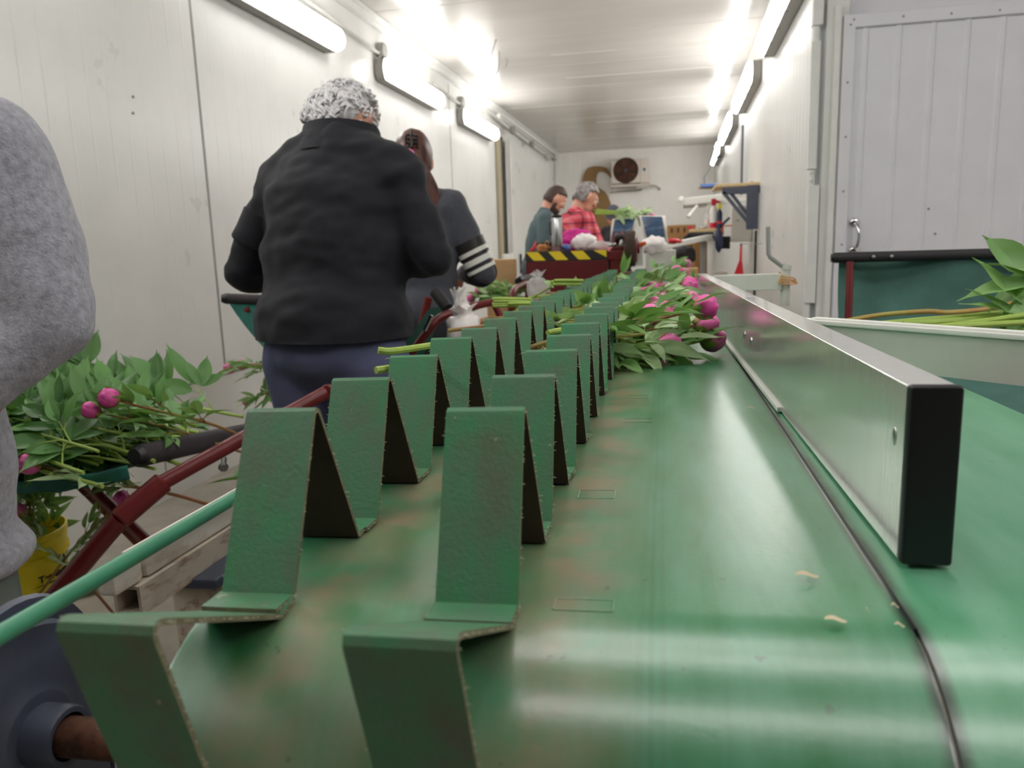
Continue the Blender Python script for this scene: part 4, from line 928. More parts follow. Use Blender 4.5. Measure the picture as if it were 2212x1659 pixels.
def person(label, at, rz, H=1.68, g=1.0, lean=.12, nod=.5, turn=0.0, shw=.19, aR=None, aL=None, sweater='charcoal', trouser='dark_trouser', hem=.52, vox=.011, hair=None, beard=None, glasses=False, wr=.006, hump=0, short=False, collar=None, sm=5, shz=.805, trap=0, boxy=0, hx=0):
    """stands at `at`, facing rz (0 = along +y); arms as (elbow, wrist) in body coordinates"""
    root = T('person', label, 'person', at); RZ = rotz(rz); O = V(at)
    Ln = rotx(-lean); hip = V((0, 0, .53 * H))
    def up_(x, y, z): q = Ln @ V((x, y, z * H - hip.z)); return O + RZ @ (q + hip)
    def lo(x, y, z): return O + RZ @ V((x, y, z * H))
    def E(c, r): return ('e', c, r, RZ @ Ln)
    sh = [up_(s * shw * .86, -.005, shz) for s in (-1, 1)]; neck0 = up_(0, -.015, .83); 
    Nd = RZ @ Ln @ rotz(turn) @ rotx(-nod); hc = up_(hx, .0, .872) + Nd @ V((0, .022, .095))
    def hd(x, y, z): return hc + Nd @ V((x, y, z))
    arms = [[O + RZ @ V(q) for q in (aL or ((-.3, .02, .64 * H), (-.12, .26, .63 * H)))], [O + RZ @ V(q) for q in (aR or ((.3, .02, .64 * H), (.12, .26, .63 * H)))]]
    torso = lambda t: [E(up_(0, 0, .57), (.165 * g + t, .125 * g + t, .12 + t)), E(up_(0, .01 * g, .645), (.15 * g + t, .12 * g + t, .13 + t)), E(up_(0, .0, .735), (.163 * g + t, .118 * g + t, .16 + t)), E(up_(0, .0, .69), (.158 * g + t, .12 * g + t, .2 + t)), ('c', sh[0] , .062 + t, sh[1], .062 + t), ('c', up_(-.1, -.01, .815), .05 + t, up_(.1, -.01, .815), .05 + t), ('c', neck0, .062 + t * .5, up_(0, -.005, .85), .052 + t * .3)] + ([('c', up_(s * .03, -.02, .825), .075 + t, sh[(s + 1) // 2], .066 + t) for s in (-1, 1)] + [E(up_(0, -.01, .77), (.2 + t, .12 + t, .1 + t))] if trap else [])
    arm = lambda t, f0, f1: [q for s in (0, 1) for q in (('c', sh[s], .055 + t, arms[s][0], .044 + t * f0), ('c', arms[s][0], .043 + t * f0, arms[s][1], .029 + t * f1))]
    hips = [lo(s * .088 * g, 0, .5) for s in (-1, 1)]; kn = [lo(s * .095, .015, .27) for s in (-1, 1)]; an = [lo(s * .1, -.01, .05) for s in (-1, 1)]
    legs = lambda t, f: [('e', lo(0, 0, .515), (.155 * g + t, .118 * g + t, .1 + t), RZ)] + [q for s in (0, 1) for q in (('c', hips[s], .085 * g + t, kn[s], .058 + t * f), ('c', kn[s], .056 + t * f, an[s], .038 + t * f))]
    # body: one continuous skin from crown to ankle
    parts = torso(-.02) + arm(-.012, 1, 0) + legs(-.012, 1) + [('c', neck0, .052, hd(0, -.02, -.06), .05), ('e', hc, (.072, .093, .108), Nd), ('e', hd(0, .03, -.06), (.056, .062, .062), Nd), ('e', hd(0, .062, -.088), (.03, .024, .02), Nd), ('c', hd(0, .088, .012), .008, hd(0, .107, -.024), .0125), ('c', hd(-.022, .086, .03), .012, hd(.022, .086, .03), .012), ('c', hd(-.018, .086, -.057), .0075, hd(.018, .086, -.057), .0075)]
    for s in (-1, 1): parts += [('e', hd(s * .074, -.004, -.012), (.009, .019, .031), Nd), ('e', hd(s * .04, .074, -.02), (.022, .018, .018), Nd)]
    for s in (0, 1):
        d = (arms[s][1] - arms[s][0]).normalized(); parts += hand(arms[s][1], d + RZ @ V((0, .0, -.25)), RZ @ V((0, .2, 1)), 1 if s == 0 else -1)
    for s in (0, 1): parts += [('c', an[s], .04, an[s] + RZ @ V((0, .12, -.055)), .03)]
    solid('body', parts, .0085, 'skin', root, 2)
    for s in (-1, 1):
        b = B(); b.ball(hd(s * .031, .0865, .006), .0095, 12); ey = b.mk('eye', 'eye_white', root); b = B(); b.ball(hd(s * .031, .0945, .004), .0042, 8); b.mk('iris', 'eye_dark', ey)
    b = B(); b.tube([hd(-.022, .094, -.0565), hd(-.008, .102, -.055), hd(.008, .102, -.055), hd(.022, .094, -.0565)], [.002, .0042, .0042, .002], 8); b.mk('mouth', 'lips', root)
    solid('sweater', torso(.012) + ([E(up_(0, 0, .55), (.186 * g, .15 * g, .2)), E(up_(0, 0, .5), (.182 * g, .15 * g, .14)), E(up_(0, 0, .66), (.174 * g, .132 * g, .24))] if boxy else []) + arm(.014, .9, .55), vox, sweater, root, sm, wr, 13, hem=hem * H, wst=(.7, .7, 1.25) if boxy else (1, 1, .55), seed=len(label)).data.name = 'sweater'
    solid('trousers', legs(.008, 1.6), vox, trouser, root, 3, wr * .8, 11, hem=.035 * H, wst=(1, 1, .35), seed=3)
    for s in (0, 1):
        b = B(); f = an[s]; y = RZ @ V((0, 1, 0)); b.cap(f + y * -.02 + V((0, 0, -.075 + .045)), .042, f + y * .13 + V((0, 0, -.045)), .034, 14); b.mk('shoe', 'shoe', root)
    if collar:
        m, z0, z1, r0, r1 = collar; b = B()
        def cf(u, v): a = 2 * math.pi * u; r_ = r0 + (r1 - r0) * v; return up_(0, 0, .8) + RZ @ Ln @ (V((math.cos(a) * r_ * 1.08, math.sin(a) * r_ * .95 + .012 * v, z0 + (z1 - z0) * v * (1 - .35 * max(0, math.sin(a))))))
        b.sheet(cf, 36, 6)
        def cg(u, v): q = cf(u, 1 - v); c = up_(0, 0, .8); return q + (q - c) * .05 * (1 if v > .2 else .5) - V((0, 0, .03 * v))
        b.sheet(cg, 36, 5); b.mk('collar', m, root, ang=60)
    root['_'] = 0; del root['_']
    return dict(root=root, hd=hd, Nd=Nd, hc=hc, RZ=RZ, up=up_, lo=lo, sh=sh, arms=arms, Ln=Ln)
def cap_hair(p, m, grow=1.07, cut=(.0, .012), name='hair', nz=.05, fz=40, front=.35):
    """close-cropped hair: shell of the skull above the ears and down the nape"""
    b = B(); hd, Nd = p['hd'], p['Nd']; b2 = bmesh.new(); bmesh.ops.create_uvsphere(b2, u_segments=36, v_segments=26, radius=1)
    for v in b2.verts:
        q = V((v.co.x * .0745, v.co.y * .096, v.co.z * .111)) * grow; n = 1 + nz * NZ.noise(q * fz); v.co = q * n
    dead = [v for v in b2.verts if (v.co.y > -.005 and v.co.z < .035 + front * (v.co.y)) or (v.co.z < -.075)]
    bmesh.ops.delete(b2, geom=dead, context='VERTS'); b.merge(b2, M.Translation(hd(0, 0, 0)) @ Nd.to_4x4()); o = b.mk(name, m, p['root'], ang=180); sd = o.modifiers.new('t', 'SOLIDIFY'); sd.thickness = .006; sd.offset = -1; return o

# person in black pullover with silver hair, at the belt
pa = P(722, 740, 1.98)
p1 = person('person with tousled silver hair in black pullover and blue trousers, back to the camera', (-.94, 1.98, 0), -.18, hx=-.04, H=1.76, g=1.28, lean=.17, nod=.95, shw=.23, shz=.782, trap=1, aR=((.3, .06, 1.15), (.06, .3, 1.12)), aL=((-.325, .03, 1.12), (-.1, .28, 1.08)), sweater='navy_black', trouser='blue_trouser', hem=.536, vox=.011, wr=.01, sm=9, boxy=1, collar=('navy_black', .03, .112, .12, .1))
b = B(); hd = p1['hd']; hr = random.Random(4)
b.ball(hd(0, -.012, .008), (.067, .09, .106), 24, rot=p1['Nd'], f=lambda q: q * (1.02 + .09 * NZ.noise(q * 34))); b.ball(hd(0, -.045, -.05), (.07, .055, .075), 20, rot=p1['Nd'], f=lambda q: q * (1.0 + .09 * NZ.noise(q * 34)))
for i in range(520):                                         # tousled locks
    a, e = hr.uniform(0, 6.283), hr.uniform(-1.0, 1.5); n = V((math.cos(a) * math.cos(e), math.sin(a) * math.cos(e), math.sin(e)))
    if n.y > .45 and n.z < .2: continue
    c = V((n.x * .066, n.y * .088 - .012, n.z * .104 + .006)); t = (V((hr.uniform(-.8, .8), -.15, -1)) + n * .25); t = (t - n * t.dot(n) * .7).normalized(); L = hr.uniform(.03, .065); cu = n.cross(t) * hr.uniform(-.012, .012); q = [c * .97, c + t * L * .4 + n * .008 + cu, c + t * L * .75 + n * .007 + cu * .3, c + t * L + n * hr.uniform(-.004, .006) - cu]
    b.tube([hd(*k) for k in spline(q, 3)], [.005, .0054, .0052, .0048, .0044, .0038, .0032, .0024, .0016, .0006], 6)
for i in range(240):                                         # locks down the nape
    a, e = hr.uniform(math.pi, 2 * math.pi), hr.uniform(-1.2, .9); n = V((math.cos(a) * math.cos(e), math.sin(a) * math.cos(e), math.sin(e)))
    c = V((n.x * .069, n.y * .056 - .045, n.z * .076 - .05)); t = V((hr.uniform(-.7, .7), -.1, -1)); t = (t - n * t.dot(n) * .8).normalized(); L = hr.uniform(.025, .055); cu = n.cross(t) * hr.uniform(-.012, .012)
    b.tube([hd(*k) for k in spline([c * .97, c + t * L * .4 + n * .007 + cu, c + t * L * .75 + n * .006 + cu * .3, c + t * L + n * hr.uniform(-.004, .006) - cu], 3)], [.0048, .0052, .005, .0046, .0042, .0036, .003, .0024, .0016, .0006], 6)
b.mk('hair', 'silver_hair', p1['root'], ang=180)
# cuff line of the short over-sleeve
b = B(); s0, e0_ = p1['sh'][0], p1['arms'][0][0]; k0 = s0.lerp(e0_, .66); dd = (e0_ - s0).normalized(); b.tube([s0.lerp(e0_, .35), s0.lerp(e0_, .55), k0, k0 + dd * .006], [.066, .0665, .07, .066], 20, cap=False); b.mk('over_sleeve', 'navy_black', p1['root'], ang=180)

# woman with ponytail
p2 = person('person with long dark red ponytail and charcoal jumper, standing behind the person in black', (-1.03, 2.95, 0), -.1, H=1.66, g=1.05, lean=.06, nod=.3, turn=.4, shw=.185, aR=((.27, .06, 1.08), (.1, .28, 1.07)), sweater='charcoal', hem=.5, vox=.011, wr=.006)
hd = p2['hd']; b = B(); b.ball(hd(0, -.012, .01), (.079, .098, .113), 26, rot=p2['Nd'], f=lambda q: q * (1 + .012 * math.sin(q.x * 160 + q.z * 90)))
hr = random.Random(8)
for i in range(40):
    x = hr.uniform(-.018, .018); tail = spline([hd(x, -.1, .02), hd(x * 1.2 + .004, -.122, -.04), hd(x * 2.2 + .03, -.128, -.12), hd(x * 2.4 + .06, -.11, -.2), hd(x * 1.4 + .075, -.085, -.29)], 4); rr_ = hr.uniform(.007, .01)
    b.tube([q + V((0, hr.uniform(-.002, .002), 0)) for q in tail], [rr_ * (1 - .75 * (k / (len(tail) - 1)) ** 2) for k in range(len(tail))], 6)
b.mk('hair', 'brown_hair', p2['root'], ang=180)
b = B(); 
for s in (-1, 1):
    for k in range(4): b.tube([hd(s * (.004 + .003 * k), -.114, .05 - .018 * k), hd(s * (.018 + .002 * k), -.128, .042 - .016 * k), hd(s * .026, -.116, .034 - .016 * k)], [.004, .0048, .0025], 8)
b.cap(hd(0, -.122, .055), .007, hd(0, -.124, -.005), .006, 10); b.mk('hair_claw', 'black_plastic', p2['root'])
sR, eR = p2['sh'][1], p2['arms'][1][0]; wR = p2['arms'][1][1]
for a0_, a1_, m in ((.52, .66, 'black_tape'), (.66, .72, 'white_edge'), (.72, .76, 'black_tape'), (.78, .86, 'white_edge'), (.88, .9, 'black_tape'), (.92, .97, 'white_edge')):
    b = B(); b.tube([sR.lerp(eR, a0_), sR.lerp(eR, a1_)], [.0705 - .011 * a0_, .0705 - .011 * a1_], 20, cap=False); b.mk('sleeve_stripe', m, p2['root'], ang=180)
b = B(); b.tube([eR.lerp(wR, -.08), eR.lerp(wR, .1), eR.lerp(wR, .55)], [.052, .0615, .05], 18); b.mk('sleeve_end', 'sleeve_dark', p2['root'], ang=180)

# bearded man
q3 = P(1168, 520, 6.3)
p3 = person('bearded person with short brown hair and teal grey jumper, looking down behind the red bench', (P(1166, 520, 6.7).x - .05, 6.7, 0), -1.25, H=1.76, g=1.0, lean=.2, nod=.45, shw=.19, aR=((.25, .02, 1.08), (.1, .27, 1.1)), aL=((-.22, .1, 1.08), (-.08, .3, 1.1)), sweater='teal_jersey', hem=.52, vox=.014)
cap_hair(p3, 'dark_brown_hair', 1.05)
hd = p3['hd']; b = B(); b.ball(hd(0, .04, -.085), (.056, .06, .048), 18, rot=p3['Nd'], f=lambda q: q * (1.02 + .06 * NZ.noise(q * 60)) if q.z < .02 or q.y < .02 else q * .86)
for s in (-1, 1): b.ball(hd(s * .06, .022, -.055), (.008, .02, .035), 12, rot=p3['Nd'])
b.mk('beard', 'dark_brown_hair', p3['root'], ang=180)
# plaid shirt
q4 = P(1262, 520, 5.95)
m = bpy.data.materials.new('plaid'); MATS['plaid'] = m; nt = NT(m); tc = nt.n('ShaderNodeTexCoord'); sx = nt.n('ShaderNodeSeparateXYZ'); nt.l(tc.outputs['Object'], sx.inputs[0])
def stripes(sock, f, w_, ph=0.0):
    return nt.math('LESS_THAN', nt.math('FRACT', nt.math('MULTIPLY_ADD', sock, f, ph)), w_)
hv = nt.math('ADD', sx.outputs[0], nt.math('MULTIPLY', sx.outputs[1], .8))
k1 = nt.math('MULTIPLY_ADD', stripes(sx.outputs[2], 12, .16), .62, nt.math('MULTIPLY', stripes(hv, 12, .16), .62)); k2 = nt.math('MULTIPLY_ADD', stripes(sx.outputs[2], 12, .3, .55), .5, nt.math('MULTIPLY', stripes(hv, 12, .3, .55), .5))
c_ = nt.mix(k2, lin(204, 66, 84), lin(224, 128, 136)); c_ = nt.mix(nt.math('MINIMUM', k1, .95), c_, lin(44, 24, 38)); nt.l(c_, nt.bsdf.inputs['Base Color']); nt.bsdf.inputs['Roughness'].default_value = .9
p4 = person('person with short grey hair and glasses in red plaid shirt behind the red bench', (q4.x - .13, 5.95, 0), -1.0, H=1.70, g=1.02, lean=.16, nod=.42, shw=.2, aR=((.26, .16, 1.12), (.16, .42, 1.1)), aL=((-.2, .2, 1.1), (-.05, .42, 1.1)), sweater='plaid', hem=.5, vox=.014, collar=('plaid', .03, .085, .095, .085))
cap_hair(p4, 'grey_hair', 1.08, nz=.09)
hd = p4['hd']; b = B()
for s in (-1, 1):
    n = 18; b.tube([hd(s * .033 + .02 * math.cos(6.283 * k / n), .104, .004 + .015 * math.sin(6.283 * k / n)) for k in range(n + 1)], .0016, 6, cap=False); b.tube([hd(s * .054, .102, .008), hd(s * .078, .05, .01), hd(s * .08, -.01, .002)], .0016, 6)
b.tube([hd(-.013, .106, .006), hd(.013, .106, .006)], .0016, 6); b.mk('glasses', 'grey_plastic', p4['root'])
# person with beanie far back
q5 = P(1337, 440, 9.6)
p5 = person('person in grey beanie far back, mostly hidden by the bouquet', (q5.x, 9.6, 0), 2.6, H=1.66, lean=.1, nod=.3, sweater='dark_trouser', vox=.016)
b = B(); hd = p5['hd']; b.ball(hd(0, -.004, .028), (.083, .105, .1), 24, rot=p5['Nd'], f=lambda q: V((q.x, q.y, max(q.z, -.03)))); b.tube([hd(.086 * math.cos(a), -.004 + .108 * math.sin(a), .002) for a in [6.283 * k / 28 for k in range(29)]], .011, 8, cap=False); b.mk('beanie', 'beanie', p5['root'], ang=180)
# person in grey fleece at the left edge: seen from the elbow down to the hem
sx0 = P(-20, 215, 1.1); el = P(152, 690, 1.1)
O0 = V((-1.34, 1.06, 0))
def bl_(p): return tuple(V(p) - O0)
p0 = person('person in fuzzy grey fleece at the left edge, elbow bent outwards', O0, 0.0, H=1.72, g=.88, lean=.06, nod=.3, shw=.2, aR=(bl_(P(128, 668, 1.1)), bl_(P(-60, 900, 1.02))), aL=((-.33, -.02, 1.1), (-.14, .12, 1.1)), sweater='fleece_grey', trouser='sage_trouser', hem=.345, vox=.012, wr=.0)
for nm in ('sweater',): pass
for ch in kids(p0['root']):
    if ch.name.startswith('sweater'): bpy.data.meshes.remove(ch.data)
sh0, e0_, w0 = P(-14, 330, 1.1), P(118, 660, 1.1), P(-70, 900, 1.02); up_ = p0['up']
fl = [('e', O0 + V((0, 0, .82)), (.182, .155, .3)), ('e', O0 + V((0, 0, 1.0)), (.184, .155, .3)), ('e', O0 + V((0, 0, 1.1)), (.182, .15, .25)), ('e', O0 + V((0, -.01, 1.32)), (.19, .14, .12)), ('c', O0 + V((-.17, 0, 1.4)), .08, O0 + V((.14, 0, 1.4)), .08), ('c', P(-30, 330, 1.1), .1, P(70, 560, 1.1), .085), ('c', P(70, 560, 1.1), .086, P(112, 700, 1.08), .066), ('c', P(112, 700, 1.08), .064, P(-70, 850, 1.0), .055), ('c', P(60, 480, 1.1), .065, P(120, 640, 1.1), .062), ('c', O0 + V((-.17, 0, 1.4)), .08, O0 + V((-.33, -.02, 1.1)), .066), ('c', O0 + V((-.33, -.02, 1.1)), .064, O0 + V((-.14, .12, 1.1)), .05)]
fl += [('c', V((-1.34 + .172 * math.cos(a), 1.06 + .14 * math.sin(a), .65)), .03, V((-1.34 + .172 * math.cos(a + .4), 1.06 + .14 * math.sin(a + .4), .65)), .03) for a in [.4 * k for k in range(16)]]
solid('fleece', fl, .012, 'fleece_grey', p0['root'], 5, .006, 9, seed=2)
cap_hair(p0, 'dark_brown_hair', 1.08); cap_hair(p5, 'dark_brown_hair', 1.02)
# ---------------------------------------------------------------- red bunching bench and what lies on it
k0, k1 = P(1135, 546, 4.8), P(1312, 541, 4.8); zt = (k0.z + k1.z) / 2; xl, xr = k0.x, k1.x
bench = T('bunching_bench', 'dark red steel bench with yellow and black hazard tape along its front edge', 'bench', ((xl + xr) / 2, 5.2, 0))
b = B(); b.box(((xl + xr) / 2, 5.2, zt - .03), (xr - xl, .8, .05), bev=.006); b.mk('top', 'dark_red', bench)
b = B(); b.box(((xl + xr) / 2, 4.81, zt - .16), (xr - xl, .03, .21), bev=.005); b.mk('front_panel', 'dark_red', bench)
for x, y in ((xl + .03, 4.84), (xl + .03, 5.55), (xr - .03, 5.55), (xr - .03, 4.84)):
    b = B(); b.box((x, y, zt / 2 - .03), (.06, .06, zt - .07), bev=.006); b.mk('leg', 'dark_red', bench)
b = B(); b.box(((xl + xr) / 2, 5.1, .55), (xr - xl - .1, .5, .5), bev=.01); b.mk('motor_housing', 'black_plastic', bench)
b = B(); tl = M.Rotation(R(14), 4, 'X'); zz = zt + .004; tw = .062; n = 4; wdt = xr - xl
b.box(((xl + xr) / 2, 4.795, zt - .024), (wdt, .006, tw - .006)); b.mk('hazard_tape', 'black_tape', bench)
for i in range(4):
    a = xl + .004 + wdt * .275 * i; w_ = min(wdt * .15, xr - a - .002) if i < 3 else xr - a - .004; b = B()
    q = [(a, zt + .003), (a + w_, zt + .003), (min(a + w_ + .05, xr - .001), zt - .051), (min(a + .05, xr - .001), zt - .051)] if i < 3 else [(a, zt + .003), (a + w_, zt + .003), (a + w_, zt - .04)]
    b.prism(q, .002, M.Translation((0, 4.7905, 0))); b.mk('tape_stripe', 'yellow_tape', bench)
fk = P(1204, 540, 4.95); b_ = T('flask', 'tall brushed steel vacuum flask with black lid on the red bench', 'flask', (fk.x, 4.95, zt - .004))
b = B(); fm = M.Translation((fk.x, 4.95, zt - .004)); b.lathe([(0, 0), (.033, 0), (.035, .004), (.035, .212), (.032, .218), (0, .218)], 28, fm); b.mk('body', 'steel', b_)
b = B(); b.lathe([(.0325, .216), (.035, .22), (.035, .23), (.028, .236), (0, .236)], 28, fm); b.mk('lid', 'black_plastic', b_)
b = B(); b.tube([fm @ V((-.034, 0, .2)), fm @ V((-.046, 0, .19)), fm @ V((-.046, 0, .12)), fm @ V((-.034, 0, .11))], .005, 8); b.mk('handle', 'black_plastic', b_)
c = P(1173, 536, 5.0); b = B(); hr = random.Random(2)
for i in range(26):
    cc = V((c.x + hr.gauss(0, .022), 5.0 + hr.gauss(0, .02), zt + .006 + abs(hr.gauss(0, .012)))); nn = V((hr.uniform(-1, 1), hr.uniform(-1, 1), hr.uniform(.4, 1))).normalized(); a_ = nn.cross(V((1, .3, 0))).normalized(); c_ = nn.cross(a_); r_ = hr.uniform(.018, .03)
    b.tube([cc + a_ * math.cos(k * .524) * r_ + c_ * math.sin(k * .524) * r_ * .6 + V((0, 0, .012)) for k in range(13)], .0022, 5, cap=False)
tag(b.mk('rubber_bands', 'rubber_band'), 'tangled heap of orange tan rubber bands on the red bench', 'rubber bands', kind='stuff')
c = P(1153, 535, 4.92); t_ = T('hand_tool', 'small tool with bright red handles at the left end of the bench', 'tool', (c.x, 4.92, zt))
for s in (-1, 1): b = B(); b.tube(spline([V((c.x - .02, 4.9, zt + .01)), V((c.x + .004, 4.92, zt + .03 + .008 * s)), V((c.x + .012, 4.93, zt + .055 + .012 * s))], 4), .007, 8); b.mk('handle', 'red_plastic', t_)
c = P(1180, 524, 5.3); b = B(); b.box((c.x, 5.32, zt + .03), (.13, .08, .07), bev=.006); tag(b.mk('storage_box', 'black_plastic'), 'low dark box behind the orange rubber bands', 'box')
c = P(1245, 505, 5.3); b = B(); b.ball(V((c.x, 5.3, zt + .07)), (.115, .07, .075), 40, f=lambda q: q * (1 + .16 * NZ.noise(q * 42) + .16 * NZ.noise(q * 95))); tag(b.mk('ribbon_heap', 'magenta', ang=180), 'heap of curly magenta ribbon before the plaid shirt', 'ribbon', kind='stuff')
c = P(1274, 500, 5.05); b = B(); b.lathe([(.023, -.012), (.031, -.012), (.031, .012), (.023, .012), (.023, -.012)], 28, frame((c.x, 5.12, zt + .032), (.9, -.43, 0), (0, 0, 1), (.43, .9, 0))); tag(b.mk('tape_roll', 'white_edge', ang=30), 'white roll of tape leaning on the magenta ribbon', 'tape roll')
def crumple(name, c, r, lb, m, seed, cat='bag', f1=30, f2=75):
    of = V((seed * 2.1, seed, 0)); b = B(); b.ball(c, r, 34, f=lambda q: q * (1 + .2 * NZ.noise(q * f1 + of) + .13 * NZ.noise(q * f2 + of))); return tag(b.mk(name, m, ang=180), lb, cat)
c = P(1262, 523, 4.95); crumple('plastic_bag', V((c.x, 4.96, zt + .052)), (.085, .06, .055), 'white plastic bag with pink print lying on the hazard tape bench', 'white_bag', 3)
c = P(1295, 532, 4.95); crumple('plastic_bag', V((c.x, 4.94, zt + .028)), (.085, .05, .032), 'flat pinkish plastic bag at the right end of the bench', 'clear_bag', 5)
c = P(1223, 530, 5.0); crumple('plastic_bag', V((c.x, 5.0, zt + .022)), (.03, .03, .024), 'small bright blue bag beside the steel flask', 'blue_plastic', 6)
# red head of the machine with its dark drum
wc = P(1362, 537, 4.75); hd_ = T('bundling_machine', 'red machine head with upright dark brown drum at the far end of the conveyor', 'machine', (wc.x - .05, 4.8, .95))
b = B(); dm = frame(wc, (0, 1, 0), (0, 0, 1), (1, 0, 0)); b.lathe([(0, -.03), (.1, -.03), (.108, -.026), (.108, .026), (.1, .03), (0, .03)], 40, dm); b.mk('drum', 'cleat_inside', hd_)
b = B(); b.lathe([(0, .031), (.085, .031), (.08, .04), (.03, .042), (.03, .055), (0, .055)], 32, dm); b.mk('drum_side', 'red_paint', hd_)
b = B(); b.box(P(1325, 545, 4.8) + V((0, .05, -.02)), (.12, .1, .06), bev=.008); b.box(P(1331, 566, 4.8) + V((0, .05, -.1)), (.07, .08, .34), bev=.006); b.beam(P(1320, 545, 4.85), P(1362, 537, 4.85), .05, .05, bev=.006); b.tube(spline([P(1326, 540, 4.85), P(1331, 510, 4.85), P(1342, 505, 4.85), P(1350, 520, 4.85)], 5), .013, 10); b.mk('arm', 'red_paint', hd_)
b = B(); b.lathe([(0, -.02), (.035, -.02), (.035, .02), (0, .02)], 24, frame(P(1339, 516, 4.83), (0, 1, 0), (0, 0, 1), (1, .4, 0))); b.mk('disc', 'black_plastic', hd_)
b = B(); b.cap(P(1320, 529, 4.75), .012, P(1328, 528, 4.75), .011); b.rod(P(1316, 522, 4.78), P(1316, 534, 4.78), .004, n=8); b.mk('lever', 'steel', hd_)
b = B(); b.cap(P(1341, 527, 4.72), .009, P(1343, 521, 4.72), .009); b.mk('knob', 'white_edge', hd_)
b = B(); b.cap(P(1384, 528, 4.8), .014, P(1392, 526, 4.8), .013); b.mk('orange_knob', 'orange', hd_)
b = B(); b.box(P(1378, 552, 4.85), (.07, .05, .12), bev=.006); b.box(P(1342, 575, 4.9), (.04, .02, .16), bev=.003); b.mk('guard', 'white_edge', hd_)
b = B(); b.box((wc.x - .06, 4.95, .5), (.3, .25, 1.0), bev=.01); b.mk('pedestal', 'dark_red', hd_)
# film sheets on stands
def film(p_tl, p_tr, p_br, p_bl, yy, lb, bow, lift):
    rt_ = T('film_sheet', lb, 'wrapping film', P((p_bl[0] + p_br[0]) / 2, p_bl[1] + 20, yy), 'blue printed film sheets')
    c4 = [P(*q, yy) for q in (p_tl, p_tr, p_br, p_bl)]
    def f(u, v): a = c4[0].lerp(c4[1], u).lerp(c4[3].lerp(c4[2], u), v); return a + V((0, -bow * math.sin(math.pi * v) + .02 * math.sin(math.pi * u), 0))
    b = B(); b.sheet(f, 12, 12); o = b.mk('sheet', 'paper', rt_, ang=180); s_ = o.modifiers.new('t', 'SOLIDIFY'); s_.thickness = .004
    b = B(); b.sheet(lambda u, v: f(.1 + .78 * u, .02 + .95 * v) + V((0, -.014, 0)), 12, 12); b.mk('print', 'film_blue', rt_, ang=180); return rt_
film((1323, 474), (1379, 470), (1364, 530), (1318, 530), 5.55, 'smaller blue printed film sheet hanging behind the drum', .05, 0)
film((1380, 466), (1437, 467), (1444, 525), (1398, 530), 5.5, 'larger blue printed film sheet with white borders right of the drum', .06, 0)
crumple('plastic_bag', P(1412, 530, 5.35), (.09, .06, .06), 'crumpled white plastic below the larger blue film sheet', 'white_bag', 9)
b = B(); q = P(1428, 540, 5.5); b.box((q.x, 5.5, q.z / 2), (.2, .34, q.z), bev=.008); tag(b.mk('storage_bin', 'board_grey'), 'pale grey bin standing under the larger blue film sheet', 'bin')
# bouquet lying on the film sheets
bq = T('bouquet', 'pale green bouquet with pink tips lying on top of the blue film sheets', 'bouquet', P(1350, 470, 5.6)); hr = random.Random(12)
b = B()
for i in range(9): b.tube([P(1284 + hr.uniform(0, 12), 452 + i * 1.3, 5.6), P(1345, 459 + hr.uniform(-3, 5), 5.6)], .0042, 7)
b.mk('stem', 'stem_green', bq); b = B()
for i in range(60): leaflet(b, P(1330 + hr.uniform(0, 60), 465 + hr.uniform(-8, 7), 5.6 + hr.uniform(-.08, .08)), V((hr.uniform(-.2, 1), hr.uniform(-.8, .3), hr.uniform(-.4, .5))), V((0, -.4, 1)), .1, .032, hr)
b.mk('foliage', 'leaf_pale', bq)
for i in range(7): b = B(); b.ball(P(1388 + hr.uniform(0, 24), 465 + hr.uniform(-4, 4), 5.58), .014, 10); b.mk('blossom', 'bud_light' if i % 2 else 'white_edge', bq)
# cardboard boxes
def carton(c, s, lb, m='cardboard', grp=None, rz=0, slots=0, open_=False):
    rt_ = T('cardboard_box', lb, 'cardboard box', (c[0], c[1], c[2] - s[2] / 2), grp); b = B(); b.box(c, s, rotz(rz), bev=.004); b.mk('carton', m, rt_)
    if open_: b = B(); b.box(V(c) + rotz(rz) @ V((-s[0] / 2 - .002, -.02, 0)), (.004, s[1] * .8, s[2] * .92), rotz(rz)); b.mk('opening', 'cardboard_dark', rt_)
    for i in range(slots):
        b = B(); b.box((c[0] - s[0] * .33 + s[0] * .22 * (i % 4), c[1] - s[1] / 2 - .001, c[2] + s[2] * (.25 if i < 4 else -.25)), (.018, .004, .05)); b.mk('hand_hole', 'cleat_inside', rt_)
    return rt_
cA, cB = P(1037, 566, 5.2), P(1107, 563, 5.2); carton(((cA.x + cB.x) / 2 + .0, 5.34, cB.z - .2), (cB.x - cA.x - .04, .26, .42), 'open tan cardboard box standing by the left wall before the sliding door', rz=.35, open_=True)
carton(((cA.x + cB.x) / 2, 5.36, (cB.z - .41) / 2), (.34, .34, cB.z - .41), 'cardboard box underneath the open tan box by the left wall', 'cardboard_dark')
cA, cB = P(1441, 489, 8.6), P(1503, 489, 8.6); carton(((cA.x + cB.x) / 2, 8.75, cA.z - .1), (cB.x - cA.x, .3, .22), 'brown cardboard box with rows of slots beyond the film sheet', 'cardboard_dark', slots=7)
carton(((cA.x + cB.x) / 2 + .0, 8.8, (cA.z - .21) / 2), (.5, .3, cA.z - .21), 'tall brown carton below the slotted box', 'cardboard_dark', 'boxes stacked at the far right')
